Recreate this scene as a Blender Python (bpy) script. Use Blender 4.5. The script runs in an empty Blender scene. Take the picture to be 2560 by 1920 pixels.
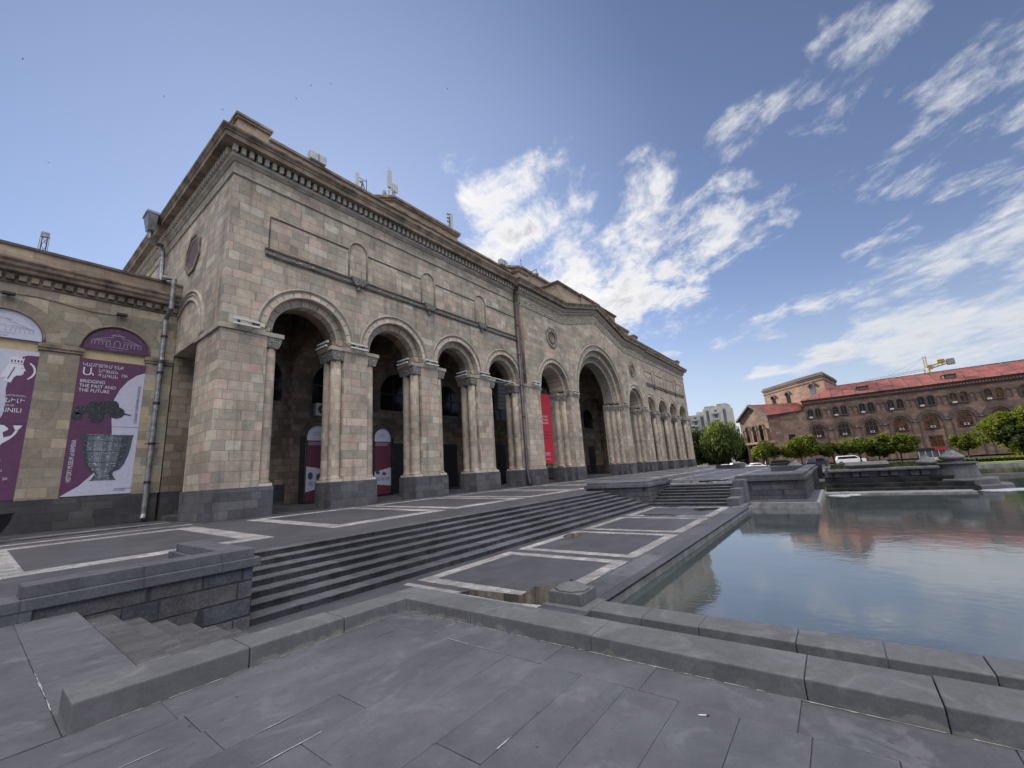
import bpy, math, random
from mathutils import Vector, Matrix
R = math.radians
SC = bpy.context.scene
COL = SC.collection
rnd = random.Random(7)
sin, cos, pi, sqrt, atan2 = math.sin, math.cos, math.pi, math.sqrt, math.atan2

# ------------------------------------------------------------------ camera
def make_camera():
    yaw, pitch, roll = R(37.10447), R(11.98483), R(-3.82053)
    fwd = Vector((cos(yaw)*cos(pitch), sin(yaw)*cos(pitch), sin(pitch)))
    right = Vector((sin(yaw), -cos(yaw), 0))
    up = right.cross(fwd)
    r2 = cos(roll)*right + sin(roll)*up
    u2 = -sin(roll)*right + cos(roll)*up
    m = Matrix.Identity(4)
    for i in range(3):
        m[i][0], m[i][1], m[i][2] = r2[i], u2[i], -fwd[i]
    m[2][3] = 1.5337
    cam = bpy.data.cameras.new('camera')
    cam.sensor_width = 36; cam.sensor_fit = 'HORIZONTAL'; cam.lens = 14.482
    cam.clip_start = 0.05; cam.clip_end = 6000
    o = bpy.data.objects.new('camera', cam)
    o.matrix_world = m
    COL.objects.link(o); SC.camera = o
make_camera()

# ------------------------------------------------------------------ node helper
class NT:
    def __init__(s, nt): s.nt = nt
    def new(s, t, **kw):
        n = s.nt.nodes.new(t)
        for k, v in kw.items(): setattr(n, k, v)
        return n
    def link(s, a, b): s.nt.links.new(a, b)
    def put(s, sock, v):
        if isinstance(v, (int, float)): sock.default_value = v
        elif isinstance(v, (tuple, list)):
            if len(v) == 3 and sock.type == 'RGBA': v = (*v, 1)
            sock.default_value = v
        elif v is not None: s.link(v, sock)
    def m(s, op, a, b=None, c=None, clamp=False):
        n = s.new('ShaderNodeMath', operation=op, use_clamp=clamp)
        s.put(n.inputs[0], a)
        if b is not None: s.put(n.inputs[1], b)
        if c is not None: s.put(n.inputs[2], c)
        return n.outputs[0]
    def mix(s, f, a, b, blend='MIX'):
        n = s.new('ShaderNodeMix', data_type='RGBA', blend_type=blend)
        s.put(n.inputs[0], f); s.put(n.inputs[6], a); s.put(n.inputs[7], b)
        return n.outputs[2]
    def mixf(s, f, a, b):
        n = s.new('ShaderNodeMix', data_type='FLOAT')
        s.put(n.inputs[0], f); s.put(n.inputs[2], a); s.put(n.inputs[3], b)
        return n.outputs[0]
    def noise(s, vec, scale, detail=3, rough=.55, dist=0):
        n = s.new('ShaderNodeTexNoise')
        if vec is not None: s.link(vec, n.inputs['Vector'])
        n.inputs['Scale'].default_value = scale; n.inputs['Detail'].default_value = detail
        n.inputs['Roughness'].default_value = rough; n.inputs['Distortion'].default_value = dist
        return n.outputs['Fac']
    def comb(s, x, y, z=0.0):
        n = s.new('ShaderNodeCombineXYZ')
        s.put(n.inputs[0], x); s.put(n.inputs[1], y); s.put(n.inputs[2], z)
        return n.outputs[0]
    def sep(s, v):
        n = s.new('ShaderNodeSeparateXYZ'); s.link(v, n.inputs[0]); return n.outputs
    def ramp(s, f, stops, interp='LINEAR'):
        n = s.new('ShaderNodeValToRGB'); cr = n.color_ramp; cr.interpolation = interp
        while len(cr.elements) < len(stops): cr.elements.new(.5)
        for e, (p, c) in zip(cr.elements, stops):
            e.position = p; e.color = (*c, 1) if len(c) == 3 else c
        s.put(n.inputs[0], f); return n.outputs[0]
    def smooth(s, v, a, b, lo=0.0, hi=1.0):
        n = s.new('ShaderNodeMapRange', interpolation_type='SMOOTHSTEP')
        s.put(n.inputs[0], v); n.inputs[1].default_value = a; n.inputs[2].default_value = b
        n.inputs[3].default_value = lo; n.inputs[4].default_value = hi
        return n.outputs[0]
    def white(s, vec, dim='2D'):
        n = s.new('ShaderNodeTexWhiteNoise', noise_dimensions=dim)
        s.link(vec, n.inputs['Vector']); return n.outputs
    def vscale(s, v, x, y, z):
        n = s.new('ShaderNodeVectorMath', operation='MULTIPLY')
        s.link(v, n.inputs[0]); n.inputs[1].default_value = (x, y, z); return n.outputs[0]

# ------------------------------------------------------------------ world, sun, exposure
SUN_AZ, SUN_EL = 61.0, 25.0        # azimuth from +X towards +Y
SKY_STRENGTH = 0.105
def make_world():
    w = bpy.data.worlds.new('World'); SC.world = w; w.use_nodes = True
    t = NT(w.node_tree); w.node_tree.nodes.clear()
    sky = t.new('ShaderNodeTexSky', sky_type='NISHITA', sun_disc=False)
    sky.sun_elevation = R(SUN_EL); sky.sun_rotation = R(90-SUN_AZ)
    sky.air_density = 1.0; sky.dust_density = 0.35; sky.ozone_density = 2.2; sky.altitude = 1000
    tc = t.new('ShaderNodeTexCoord')
    d = t.sep(tc.outputs['Generated'])
    el = t.m('MULTIPLY', t.m('ARCSINE', d[2]), 180/pi)
    az = t.m('MULTIPLY', t.m('ARCTAN2', d[1], d[0]), 180/pi)
    # cloud plane coordinates
    zz = t.m('ADD', t.m('MAXIMUM', d[2], 0.0), 0.12)
    px = t.m('DIVIDE', d[0], zz); py = t.m('DIVIDE', d[1], zz)
    pv = t.comb(px, py, 0.3)
    wob1 = t.noise(pv, 2.2, 4, .6); wob2 = t.noise(t.comb(py, px, 5.0), 2.2, 4, .6)
    azw = t.m('ADD', az, t.m('MULTIPLY', t.m('SUBTRACT', wob1, .5), 8.0))
    elw = t.m('ADD', el, t.m('MULTIPLY', t.m('SUBTRACT', wob2, .5), 6.0))
    segs = [((25.2,40),(40.4,35.8),2.2,.85),((27.1,34.8),(39,29.6),2.4,.92),((25,39),(27,31),1.6,.7),((3.5,31.6),(15.5,31),1.5,.72),
        ((15.1,33),(21.1,23.5),2.9,.9),((7.7,27.3),(18.2,21.7),2.9,.92),((26.8,26.1),(12.3,20.6),3.0,1.0),
        ((36,23),(26,27),3.6,1.05),((34,22),(19,21.5),3.0,1.1),
        ((-5.2,36.2),(4.5,36.9),2.2,.64),((16.9,37.6),(12.5,36.5),1.2,.6),((-14.1,39.3),(-8,39.5),1.8,.72),
        ((-20.3,30.8),(-15,30.3),2.8,.75),((-15,30.3),(-10.6,28.1),2.5,.7),((-8.6,26),(-11.4,25.5),1.9,.62),
        ((-14.5,23.1),(-17.3,22.9),1.5,.66),((-17,17.7),(-9.1,16.8),2.3,.8),((-9,16.3),(-.6,15.6),1.4,.8),
        ((-17,11.4),(-5.7,10.6),2.2,1.0),((-5.7,10.6),(5.6,9.7),1.0,.9),((-18,8.5),(-6,8.2),1.6,.8),((10.1,13.9),(1.8,15.2),1.3,.7),
        ((-6.3,19.5),(-11.1,19.7),.9,.55),((14.6,13.2),(18.2,13.2),.8,.5),((1.9,27),(-.5,26.6),.5,.5),
        ((-30,14),(-20,15),4,1.0),((-28,24),(-22,26),3,.9)]
    mask = None
    for a, b, wd, s in segs:
        cx = cos(R((a[1]+b[1])/2))
        bx, by = (b[0]-a[0])*cx, b[1]-a[1]; L2 = bx*bx+by*by
        dx = t.m('MULTIPLY', t.m('SUBTRACT', azw, a[0]), cx); dy = t.m('SUBTRACT', elw, a[1])
        h = t.m('DIVIDE', t.m('ADD', t.m('MULTIPLY', dx, bx), t.m('MULTIPLY', dy, by)), L2, clamp=True)
        ex = t.m('SUBTRACT', dx, t.m('MULTIPLY', h, bx)); ey = t.m('SUBTRACT', dy, t.m('MULTIPLY', h, by))
        r2 = t.m('ADD', t.m('MULTIPLY', ex, ex), t.m('MULTIPLY', ey, ey))
        g = t.m('MULTIPLY', t.m('POWER', 2.718, t.m('MULTIPLY', r2, -1/(2*wd*wd))), s)
        mask = g if mask is None else t.m('MAXIMUM', mask, g)
    # added bright cloud, overhead and behind the camera, unseen, as fill light
    back = t.m('MULTIPLY', t.smooth(t.m('MULTIPLY', t.m('ADD', t.m('ADD', t.m('MULTIPLY', d[0], -.30), t.m('MULTIPLY', d[1], -.30)), t.m('MULTIPLY', d[2], .905)), 1.0), .62, .90), .95)
    mask = t.m('MAXIMUM', mask, back)
    rot = t.new('ShaderNodeVectorRotate', rotation_type='Z_AXIS'); t.link(pv, rot.inputs['Vector']); rot.inputs['Angle'].default_value = R(-35)
    n1 = t.noise(t.vscale(rot.outputs[0], .85, 1.2, 1), 4.2, 9, .64, .35)
    n2 = t.noise(t.vscale(rot.outputs[0], .9, 1.15, 1), 12.0, 7, .68, .4)
    nn = t.m('ADD', t.m('MULTIPLY', n1, .72), t.m('MULTIPLY', n2, .28))
    amp = t.smooth(el, 8.0, 24.0, 1.7, 3.2)
    cov = t.m('ADD', t.m('MULTIPLY', mask, .92), t.m('MULTIPLY', t.m('SUBTRACT', nn, .5), amp))
    dens = t.smooth(cov, .32, 1.05)
    thick = t.smooth(cov, .8, 1.35)
    shade = t.noise(t.vscale(pv, 1, 1, 1), 3.6, 5, .6)
    thick = t.m('MULTIPLY', thick, t.smooth(shade, .36, .66))
    # brightness of cloud rises towards the sun
    sv = (cos(R(SUN_EL))*cos(R(SUN_AZ)), cos(R(SUN_EL))*sin(R(SUN_AZ)), sin(R(SUN_EL)))
    dp = t.new('ShaderNodeVectorMath', operation='DOT_PRODUCT')
    t.link(tc.outputs['Generated'], dp.inputs[0]); dp.inputs[1].default_value = sv
    near = t.smooth(dp.outputs['Value'], .3, .98)
    bk = t.smooth(back, .05, .5)
    cl = t.mix(thick, t.mix(near, (3.0, 3.1, 3.25), (4.1, 4.0, 3.9)), (1.75, 1.88, 2.15))
    cl = t.mix(bk, cl, (22.0, 21.4, 20.6))
    skyc = t.mix(1.0, sky.outputs[0], (.47, .47, .54), 'MULTIPLY')
    hs = t.new('ShaderNodeHueSaturation'); hs.inputs['Saturation'].default_value = .86; t.link(skyc, hs.inputs['Color']); skyc = hs.outputs[0]
    hz = t.smooth(el, -1.0, 22.0, .62, 0.0)
    skyc = t.mix(hz, skyc, (2.55, 2.8, 3.0))
    glow = t.m('MULTIPLY', t.smooth(dp.outputs['Value'], .68, 1.0), .42)
    skyc = t.mix(glow, skyc, (1.9, 2.5, 3.7))
    colr = t.mix(t.m('MULTIPLY', dens, .96), skyc, cl)
    bg = t.new('ShaderNodeBackground'); t.link(colr, bg.inputs[0]); bg.inputs[1].default_value = SKY_STRENGTH
    out = t.new('ShaderNodeOutputWorld'); t.link(bg.outputs[0], out.inputs[0])
    w.cycles.sampling_method = 'MANUAL'; w.cycles.sample_map_resolution = 512
make_world()
def make_sun():
    l = bpy.data.lights.new('sun', 'SUN'); l.energy = 4.0; l.angle = R(.5); l.color = (1, .90, .76)
    o = bpy.data.objects.new('sun', l); COL.objects.link(o)
    s = Vector((cos(R(SUN_EL))*cos(R(SUN_AZ)), cos(R(SUN_EL))*sin(R(SUN_AZ)), sin(R(SUN_EL))))
    o.rotation_euler = s.to_track_quat('Z', 'Y').to_euler(); o.location = s*200
make_sun()
SC.view_settings.view_transform = 'Standard'; SC.view_settings.look = 'None'
SC.view_settings.exposure = 1.26; SC.view_settings.gamma = 1.0
SC.render.engine = 'CYCLES'
try:
    SC.cycles.use_denoising = True; SC.cycles.max_bounces = 6; SC.cycles.diffuse_bounces = 4
    SC.cycles.glossy_bounces = 3; SC.cycles.transparent_max_bounces = 4
except Exception: pass

# ------------------------------------------------------------------ materials
def mat_base(name):
    m = bpy.data.materials.new(name); m.use_nodes = True
    t = NT(m.node_tree); m.node_tree.nodes.clear()
    b = t.new('ShaderNodeBsdfPrincipled'); o = t.new('ShaderNodeOutputMaterial')
    t.link(b.outputs[0], o.inputs[0])
    return m, t, b
def bump(t, b, h, strength=.4, dist=.02):
    n = t.new('ShaderNodeBump'); n.inputs['Strength'].default_value = strength; n.inputs['Distance'].default_value = dist
    t.link(h, n.inputs['Height']); t.link(n.outputs[0], b.inputs['Normal'])
def plain(name, col, rough=.6, metal=0.0, var=.12, scale=6.0, spec=None):
    m, t, b = mat_base(name)
    g = t.new('ShaderNodeNewGeometry')
    n = t.noise(g.outputs['Position'], scale, 5, .6)
    f = t.smooth(n, .25, .75, 1-var*1.6, 1+var)
    c = t.mix(1.0, col, t.comb(f, f, f), 'MULTIPLY')
    t.link(c, b.inputs['Base Color']); b.inputs['Roughness'].default_value = rough; b.inputs['Metallic'].default_value = metal
    if spec is not None: b.inputs['Specular IOR Level'].default_value = spec
    return m
def wall_uv(t):
    g = t.new('ShaderNodeNewGeometry')
    p = t.sep(g.outputs['Position']); n = t.sep(g.outputs['True Normal'])
    ax, ay, az = [t.m('ABSOLUTE', n[i]) for i in range(3)]
    mx = t.m('GREATER_THAN', ax, ay); mz = t.m('GREATER_THAN', az, .75)
    u = t.mixf(mx, p[0], p[1]); u = t.mixf(mz, u, p[0]); v = t.mixf(mz, p[2], p[1])
    return u, v, g.outputs['Position']
def masonry(name, pal, h, w, joint=.012, jcol=(.07, .06, .05), jmix=.6, uv=False, off=(0, 0), rough=.85, stain=.35, bmp=.35,
            fine=.14, warp=.3, jlight=None, alongx=False, spec=.25, streak=0.0, vary=.28, spots=0.0):
    m, t, b = mat_base(name)
    if uv:
        n = t.new('ShaderNodeUVMap'); s = t.sep(n.outputs[0]); u, v = s[0], s[1]
        pos = t.new('ShaderNodeNewGeometry').outputs['Position']
    else: u, v, pos = wall_uv(t)
    if alongx == 'swap': u, v = v, u
    u = t.m('ADD', u, 100.0+off[0]); v = t.m('ADD', v, 100.0+off[1])
    vs = t.m('DIVIDE', v, h); r = t.m('FLOOR', vs); rv = t.m('SUBTRACT', vs, r)
    a = t.white(t.comb(r, 3.3), '2D')[0]
    us = t.m('ADD', t.m('MULTIPLY', t.m('DIVIDE', u, w), t.m('ADD', .78, t.m('MULTIPLY', a, .45))), t.m('MULTIPLY', a, 17.0))
    us = t.m('ADD', us, t.m('MULTIPLY', t.m('SINE', t.m('ADD', t.m('MULTIPLY', us, 2.3), t.m('MULTIPLY', a, 40.0))), warp*.9))
    c = t.m('FLOOR', us); cu = t.m('SUBTRACT', us, c)
    rn = t.white(t.comb(c, r), '2D')
    val = rn[0]
    k = len(pal)
    col = t.ramp(val, [((i+.0)/k, p) for i, p in enumerate(pal)], 'CONSTANT')
    rc = t.sep(rn[1])
    f = t.m('ADD', 1-vary*.5, t.m('MULTIPLY', rc[0], vary))
    nz = t.noise(pos, 3.5, 6, .65); nz2 = t.noise(pos, 28, 4, .6)
    f = t.m('MULTIPLY', f, t.smooth(nz, .2, .8, 1-fine*1.3, 1+fine)); f = t.m('MULTIPLY', f, t.smooth(nz2, .25, .75, 1-fine, 1+fine*.8))
    big = t.noise(pos, .35, 4, .6)
    f = t.m('MULTIPLY', f, t.smooth(big, .3, .7, 1-stain*.6, 1+stain*.25))
    if streak:
        st = t.noise(t.vscale(pos, 2.2, 2.2, .12), 1.0, 4, .6)
        f = t.m('MULTIPLY', f, t.smooth(st, .52, .72, 1.0, 1-streak))
    col = t.mix(1.0, col, t.comb(f, f, f), 'MULTIPLY')
    if spots:
        sp = t.m('MULTIPLY', t.smooth(t.noise(pos, 9.0, 2, .5), .69, .74), t.smooth(t.noise(pos, 1.1, 2, .5), .45, .6))
        col = t.mix(t.m('MULTIPLY', sp, spots), col, (.05,.048,.05))
        wr = t.noise(t.vscale(pos, .5, 2.6, 1), 1.6, 6, .7, .6)
        wf = t.smooth(wr, .35, .68, .80, 1.18); col = t.mix(1.0, col, t.comb(wf, wf, wf), 'MULTIPLY')
    # veins in single blocks
    vn = t.noise(t.vscale(pos, 1.2, 1.2, 5.0), 1.4, 5, .7, 1.5)
    vm = t.m('MULTIPLY', t.smooth(vn, .5, .62), t.m('GREATER_THAN', rc[1], .72))
    col = t.mix(t.m('MULTIPLY', vm, .3), col, t.mix(1.0, col, (.72, .66, .58), 'MULTIPLY'))
    jn = t.noise(pos, 7, 2, .5)
    jw = t.m('MULTIPLY', joint, t.smooth(jn, .3, .7, .5, 1.5))
    du = t.m('MULTIPLY', t.m('MINIMUM', cu, t.m('SUBTRACT', 1.0, cu)), w); dv = t.m('MULTIPLY', t.m('MINIMUM', rv, t.m('SUBTRACT', 1.0, rv)), h)
    dj = t.m('DIVIDE', t.m('MINIMUM', du, dv), jw)
    jm = t.smooth(dj, .35, 1.15, 1, 0)
    jc = jcol
    if jlight is not None:
        ln = t.noise(pos, 1.7, 3, .5)
        jc = t.mix(t.smooth(ln, .53, .60), jcol, jlight)
        jm2 = t.m('MULTIPLY', jm, t.smooth(t.noise(pos, 2.6, 2, .5), .38, .56))
    else: jm2 = jm
    col = t.mix(t.m('MULTIPLY', jm2, jmix), col, jc)
    t.link(col, b.inputs['Base Color']); b.inputs['Roughness'].default_value = rough
    b.inputs['Specular IOR Level'].default_value = spec
    hgt = t.m('SUBTRACT', t.m('ADD', t.m('MULTIPLY', nz2, .35), t.m('MULTIPLY', rc[2], .5)), t.m('MULTIPLY', jm, 1.0))
    bump(t, b, hgt, bmp, .012)
    return m
PAL = [(0.414, 0.352, 0.285), (0.361, 0.323, 0.269), (0.453, 0.354, 0.29), (0.424, 0.362, 0.297), (0.447, 0.38, 0.307), (0.338, 0.301, 0.252), (0.439, 0.346, 0.284), (0.411, 0.349, 0.288), (0.391, 0.333, 0.269), (0.304, 0.269, 0.225), (0.463, 0.363, 0.298), (0.384, 0.327, 0.269), (0.428, 0.363, 0.292), (0.437, 0.392, 0.329)]
PALW = [(0.295, 0.254, 0.195), (0.33, 0.289, 0.23), (0.26, 0.23, 0.183), (0.366, 0.319, 0.254), (0.307, 0.277, 0.224), (0.236, 0.195, 0.159), (0.33, 0.271, 0.201)]
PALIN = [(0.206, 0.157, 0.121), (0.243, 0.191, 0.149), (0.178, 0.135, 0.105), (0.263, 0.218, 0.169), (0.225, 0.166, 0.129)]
M = {}
M['stone'] = masonry('tuff_masonry', PAL, .49, .80, joint=.019, jcol=(.12,.10,.082), jmix=.6, stain=.45, streak=.34)
M['stone_fine'] = masonry('carved_tuff', [tuple(c*.80 for c in p) for p in PAL[:3]+PAL[4:]], .42, .62, joint=.012, jcol=(.16,.14,.12), jmix=.5, off=(3,1.7), stain=.3)
PALV = [tuple(min(.6, c*1.22) for c in p) for p in PAL]
M['vous'] = masonry('voussoir_tuff', PALV, 5.0, .46, joint=.024, jcol=(.085,.07,.06), jmix=.85, uv=True, off=(0,1.2), stain=.25, warp=.12)
M['stone_wing'] = masonry('brown_tuff_masonry', PALW, .47, .92, joint=.012, jcol=(.10,.085,.065), jmix=.5, off=(5,.2), stain=.4)
M['vous_wing'] = masonry('brown_voussoirs', [(.25,.22,.17),(.20,.18,.14),(.31,.275,.215),(.22,.19,.15),(.18,.155,.125)], 5.0, .5, joint=.014, jcol=(.10,.085,.07), uv=True, stain=.2, warp=.1)
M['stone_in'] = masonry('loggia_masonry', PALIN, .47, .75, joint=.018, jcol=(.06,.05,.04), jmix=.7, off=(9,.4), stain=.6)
M['basalt'] = masonry('basalt_plinth', [(0.0864, 0.0842, 0.0963), (0.1, 0.0964, 0.1075), (0.0752, 0.0745, 0.0843), (0.108, 0.1037, 0.1135), (0.092, 0.0899, 0.1015)], .4, .8, joint=.013, jcol=(.04,.04,.045), jmix=.65, off=(2,.17), stain=.45, streak=.25)
M['basalt_wet'] = masonry('dark_basalt_plinth', [(0.0638, 0.0612, 0.0679), (0.0808, 0.0765, 0.08), (0.0553, 0.0544, 0.0609)], .4, .9, joint=.013, jcol=(.03,.03,.032), jmix=.6, off=(2,.17), stain=.5)
M['wallblock'] = masonry('rough_basalt_blocks', [(0.0837, 0.0829, 0.0938), (0.0703, 0.0747, 0.0915), (0.0937, 0.0899, 0.0994), (0.0657, 0.0691, 0.0859), (0.0804, 0.0774, 0.089)], .30, .75, joint=.02, jcol=(.028,.028,.032), jmix=.85, off=(.3,.0), stain=.6, bmp=.8, fine=.25, warp=.35)
M['cap'] = masonry('basalt_coping', [(0.1009, 0.1022, 0.1161), (0.0911, 0.0927, 0.1059), (0.1094, 0.1097, 0.1255)], 40.0, 1.05, joint=.012, jcol=(.05,.05,.055), jmix=.7, off=(.2,0), stain=.4, fine=.16, warp=.15, streak=.2)
M['step'] = masonry('step_stone', [(0.0904, 0.0911, 0.1063), (0.0791, 0.0805, 0.0942), (0.1004, 0.1009, 0.1168), (0.0837, 0.0848, 0.0991)], 60.0, 1.5, joint=.01, jcol=(.035,.035,.04), jmix=.7, off=(0,13), stain=.35, fine=.2, streak=.5)
M['pave'] = masonry('dark_paving', [(0.0599, 0.0609, 0.0735), (0.0664, 0.067, 0.08), (0.0553, 0.0566, 0.0694), (0.0618, 0.0629, 0.0759)], .42, 1.0, joint=.008, jcol=(.05,.05,.058), jmix=.6, stain=.35, rough=.5, spec=.6, fine=.12)
M['strip'] = masonry('pale_paving_strip', [(0.288, 0.272, 0.2747), (0.248, 0.236, 0.2378), (0.32, 0.304, 0.3075), (0.272, 0.26, 0.2624)], .36, .62, joint=.01, jcol=(.12,.12,.13), jmix=.6, stain=.4, rough=.7, fine=.25)
M['lastra'] = masonry('worn_slab_paving', [(0.0912, 0.091, 0.0977), (0.084, 0.0843, 0.0911), (0.0972, 0.0966, 0.103), (0.0876, 0.0879, 0.095)], .358, 1.9, joint=.007, jcol=(.05,.05,.06), jmix=.75, off=(.9,-.025), stain=.35, rough=.72, fine=.16, jlight=(.33,.33,.35), bmp=.3, vary=.12, spots=.65)
M['lastra_y'] = masonry('worn_edge_slabs', [(0.0912, 0.091, 0.0977), (0.0864, 0.0867, 0.0937), (0.0948, 0.0947, 0.1016)], .395, .82, joint=.006, jcol=(.05,.05,.06), jmix=.75, off=(.3,.05), stain=.35, rough=.72, fine=.16, jlight=(.33,.33,.36), bmp=.3, alongx='swap', vary=.12, spots=.65)
M['riser'] = masonry('shaded_stained_riser', [(0.0508, 0.0511, 0.0604), (0.0404, 0.0409, 0.0487), (0.0684, 0.0682, 0.0784), (0.0456, 0.0457, 0.0542), (0.0586, 0.0587, 0.0674)], 60.0, 1.1, joint=.012, jcol=(.02,.02,.022), jmix=.7, off=(0,13), stain=.6, fine=.3, streak=.5)  # coloured darker than the treads to paint riser shade, plus streaky stains
M['kerb'] = masonry('kerb_stone', [(.19,.19,.20)], 90.0, 50.0, joint=.0, jmix=0.0, stain=.5, fine=.2, bmp=.5)
def slab_mat():
    m, t, b = mat_base('worn_basalt_slab')
    g = t.new('ShaderNodeNewGeometry'); pos = g.outputs['Position']
    at = t.new('ShaderNodeAttribute'); at.attribute_name = 'tint'
    n1 = t.noise(pos, .8, 6, .65); n2 = t.noise(t.vscale(pos, .9, 1.5, 1), 3.2, 6, .68, .5); n3 = t.noise(pos, 60, 4, .6); n4 = t.noise(pos, 11, 5, .6)
    f = t.m('MULTIPLY', t.m('ADD', .90, t.m('MULTIPLY', at.outputs['Fac'], .20)), t.smooth(n1, .3, .7, .78, 1.16))
    f = t.m('MULTIPLY', f, t.smooth(n2, .3, .72, .89, 1.11)); f = t.m('MULTIPLY', f, t.smooth(n3, .2, .8, .90, 1.08))
    c = t.mix(1.0, (.088,.090,.102), t.comb(f, f, f), 'MULTIPLY')
    # scuffed pale film, chewing gum and oily spots
    film = t.m('MULTIPLY', t.smooth(t.noise(pos, 1.7, 7, .72, 1.2), .52, .66), .45)
    c = t.mix(film, c, (.155,.158,.172))
    sp = t.m('MULTIPLY', t.smooth(t.noise(pos, 10.0, 2, .5, .4), .70, .735), t.smooth(t.noise(pos, .9, 2, .5), .46, .58))
    c = t.mix(t.m('MULTIPLY', sp, .7), c, (.03,.03,.032))
    dk = t.smooth(t.noise(t.vscale(pos, 1.0, 2.4, 1), 2.3, 4, .6), .66, .76); c = t.mix(t.m('MULTIPLY', dk, .38), c, (.045,.045,.05))
    t.link(c, b.inputs['Base Color']); t.link(t.smooth(n4, .3, .7, .55, .8), b.inputs['Roughness']); b.inputs['Specular IOR Level'].default_value = .3
    bump(t, b, t.m('ADD', t.m('MULTIPLY', n3, .4), t.m('MULTIPLY', n4, .8)), .5, .004)
    return m
M['slab'] = slab_mat()
M['bed'] = plain('joint_bed', (.025,.025,.028), .9, var=.2)
M['mortar'] = plain('pale_mortar', (.30,.30,.305), .9, var=.35, scale=12)
def kerb_grade(name, lime_on):
    m, t, b = mat_base(name)
    g = t.new('ShaderNodeNewGeometry'); pos = g.outputs['Position']; p = t.sep(pos)
    n1 = t.noise(pos, 1.3, 6, .65); n2 = t.noise(pos, 14, 6, .7); n3 = t.noise(pos, 70, 3, .6)
    f = t.m('MULTIPLY', t.smooth(n1, .25, .75, .8, 1.1), t.smooth(n2, .25, .75, .86, 1.1)); f = t.m('MULTIPLY', f, t.smooth(n3, .2, .8, .9, 1.08))
    c = t.mix(1.0, (.110,.111,.120), t.comb(f, f, f), 'MULTIPLY')
    c = t.mix(t.m('MULTIPLY', t.smooth(t.noise(pos, 2.6, 7, .72, 1.0), .50, .66), .5), c, (.172,.174,.184))
    c = t.mix(t.m('MULTIPLY', t.smooth(t.noise(pos, 1.9, 5, .65, .6), .60, .72), .5), c, (.05,.048,.05))
    # lime crust along the foot of the kerb, pitted dark lichen
    lime = t.m('ADD', p[2], t.m('MULTIPLY', t.m('SUBTRACT', t.noise(pos, 5.0, 5, .65), .5), .22))
    lm = t.m('MULTIPLY', t.smooth(lime, .022, .035, lime_on, 0), t.smooth(t.noise(pos, 1.1, 2, .5), .46, .58))
    c = t.mix(t.m('MULTIPLY', lm, .55), c, (.21,.20,.18))
    pits = t.m('MULTIPLY', t.smooth(t.noise(pos, 45, 3, .6), .63, .70), t.smooth(t.noise(pos, 2.2, 2, .5), .5, .6))
    c = t.mix(t.m('MULTIPLY', pits, .75), c, (.05,.05,.055))
    t.link(c, b.inputs['Base Color']); b.inputs['Roughness'].default_value = .8; b.inputs['Specular IOR Level'].default_value = .3
    bump(t, b, t.m('SUBTRACT', t.m('ADD', n2, t.m('MULTIPLY', n3, .5)), pits), .35, .01)
    return m
M['kerb'] = kerb_grade('weathered_kerb', 1.0); M['kerb_plain'] = kerb_grade('weathered_coping', 0.0)
def relief(name, col, scale=3.2):
    m, t, b = mat_base(name)
    g = t.new('ShaderNodeNewGeometry'); pos = g.outputs['Position']
    v = t.new('ShaderNodeTexVoronoi', feature='F1', distance='EUCLIDEAN'); t.link(pos, v.inputs['Vector']); v.inputs['Scale'].default_value = scale
    rings = t.m('SINE', t.m('MULTIPLY', v.outputs['Distance'], 26.0))
    n = t.noise(pos, 9, 4, .6, 1.0)
    h = t.m('ADD', t.m('MULTIPLY', rings, .5), n)
    f = t.smooth(h, .1, .9, .45, 1.2)
    c = t.mix(1.0, col, t.comb(f, f, f), 'MULTIPLY')
    t.link(c, b.inputs['Base Color']); b.inputs['Roughness'].default_value = .85
    bump(t, b, h, 1.0, .05)
    return m
M['relief'] = relief('carved_relief', (.36,.32,.26), 1.7)
M['relief_cap'] = relief('carved_capital', (.31,.29,.26), 4.0)
M['mould'] = plain('stone_moulding', (.33,.29,.245), .85, var=.22, scale=1.6)
M['mould_dark'] = plain('weathered_shaded_moulding', (.12,.095,.078), .9, var=.35, scale=1.3)  # weathered stone, also the painted shade behind dentils and along the panel
M['mould_brown'] = plain('brown_stone_moulding', (.215,.165,.128), .85, var=.42, scale=1.3)
M['dentil'] = plain('dentil_stone', (.50,.45,.385), .8, var=.1)
M['attic'] = masonry('attic_stone', [(.32,.25,.19),(.30,.235,.18),(.34,.27,.20)], .8, 1.6, joint=.012, jcol=(.14,.10,.08), jmix=.5, stain=.35)
M['white'] = plain('white_enamel', (.52,.52,.51), .45, var=.08)
M['metal'] = plain('zinc_pipe', (.26,.26,.275), .45, .6, var=.3, scale=3)
M['metal_dark'] = plain('dark_iron', (.03,.03,.035), .5, .3, var=.2)
M['pipe_dark'] = plain('painted_drainpipe', (.075,.07,.085), .5, .2, var=.3, scale=2)
M['rust'] = plain('rust_stain', (.20,.135,.105), .9, var=.3, scale=1.5)
M['black'] = plain('black_plastic', (.012,.012,.014), .5, var=.1)
M['glass_dark'] = plain('dark_window_glass', (.014,.012,.012), .12, 0, var=.05, spec=.22)
M['antenna'] = plain('antenna_shell', (.42,.43,.44), .55, var=.08)
M['zinc'] = plain('zinc_box', (.40,.42,.43), .5, .2, var=.12)
M['purple'] = plain('purple_print', (.088,.026,.078), .65, var=.08)
M['purple_dk'] = plain('deep_purple_print', (.075,.024,.072), .65, var=.06)
M['plum'] = plain('plum_print', (.105,.022,.048), .6, var=.06)
M['lilac'] = plain('pale_lilac_print', (.42,.42,.53), .65, var=.05)
M['ink'] = plain('white_ink', (.55,.54,.62), .65, var=.04)
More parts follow.
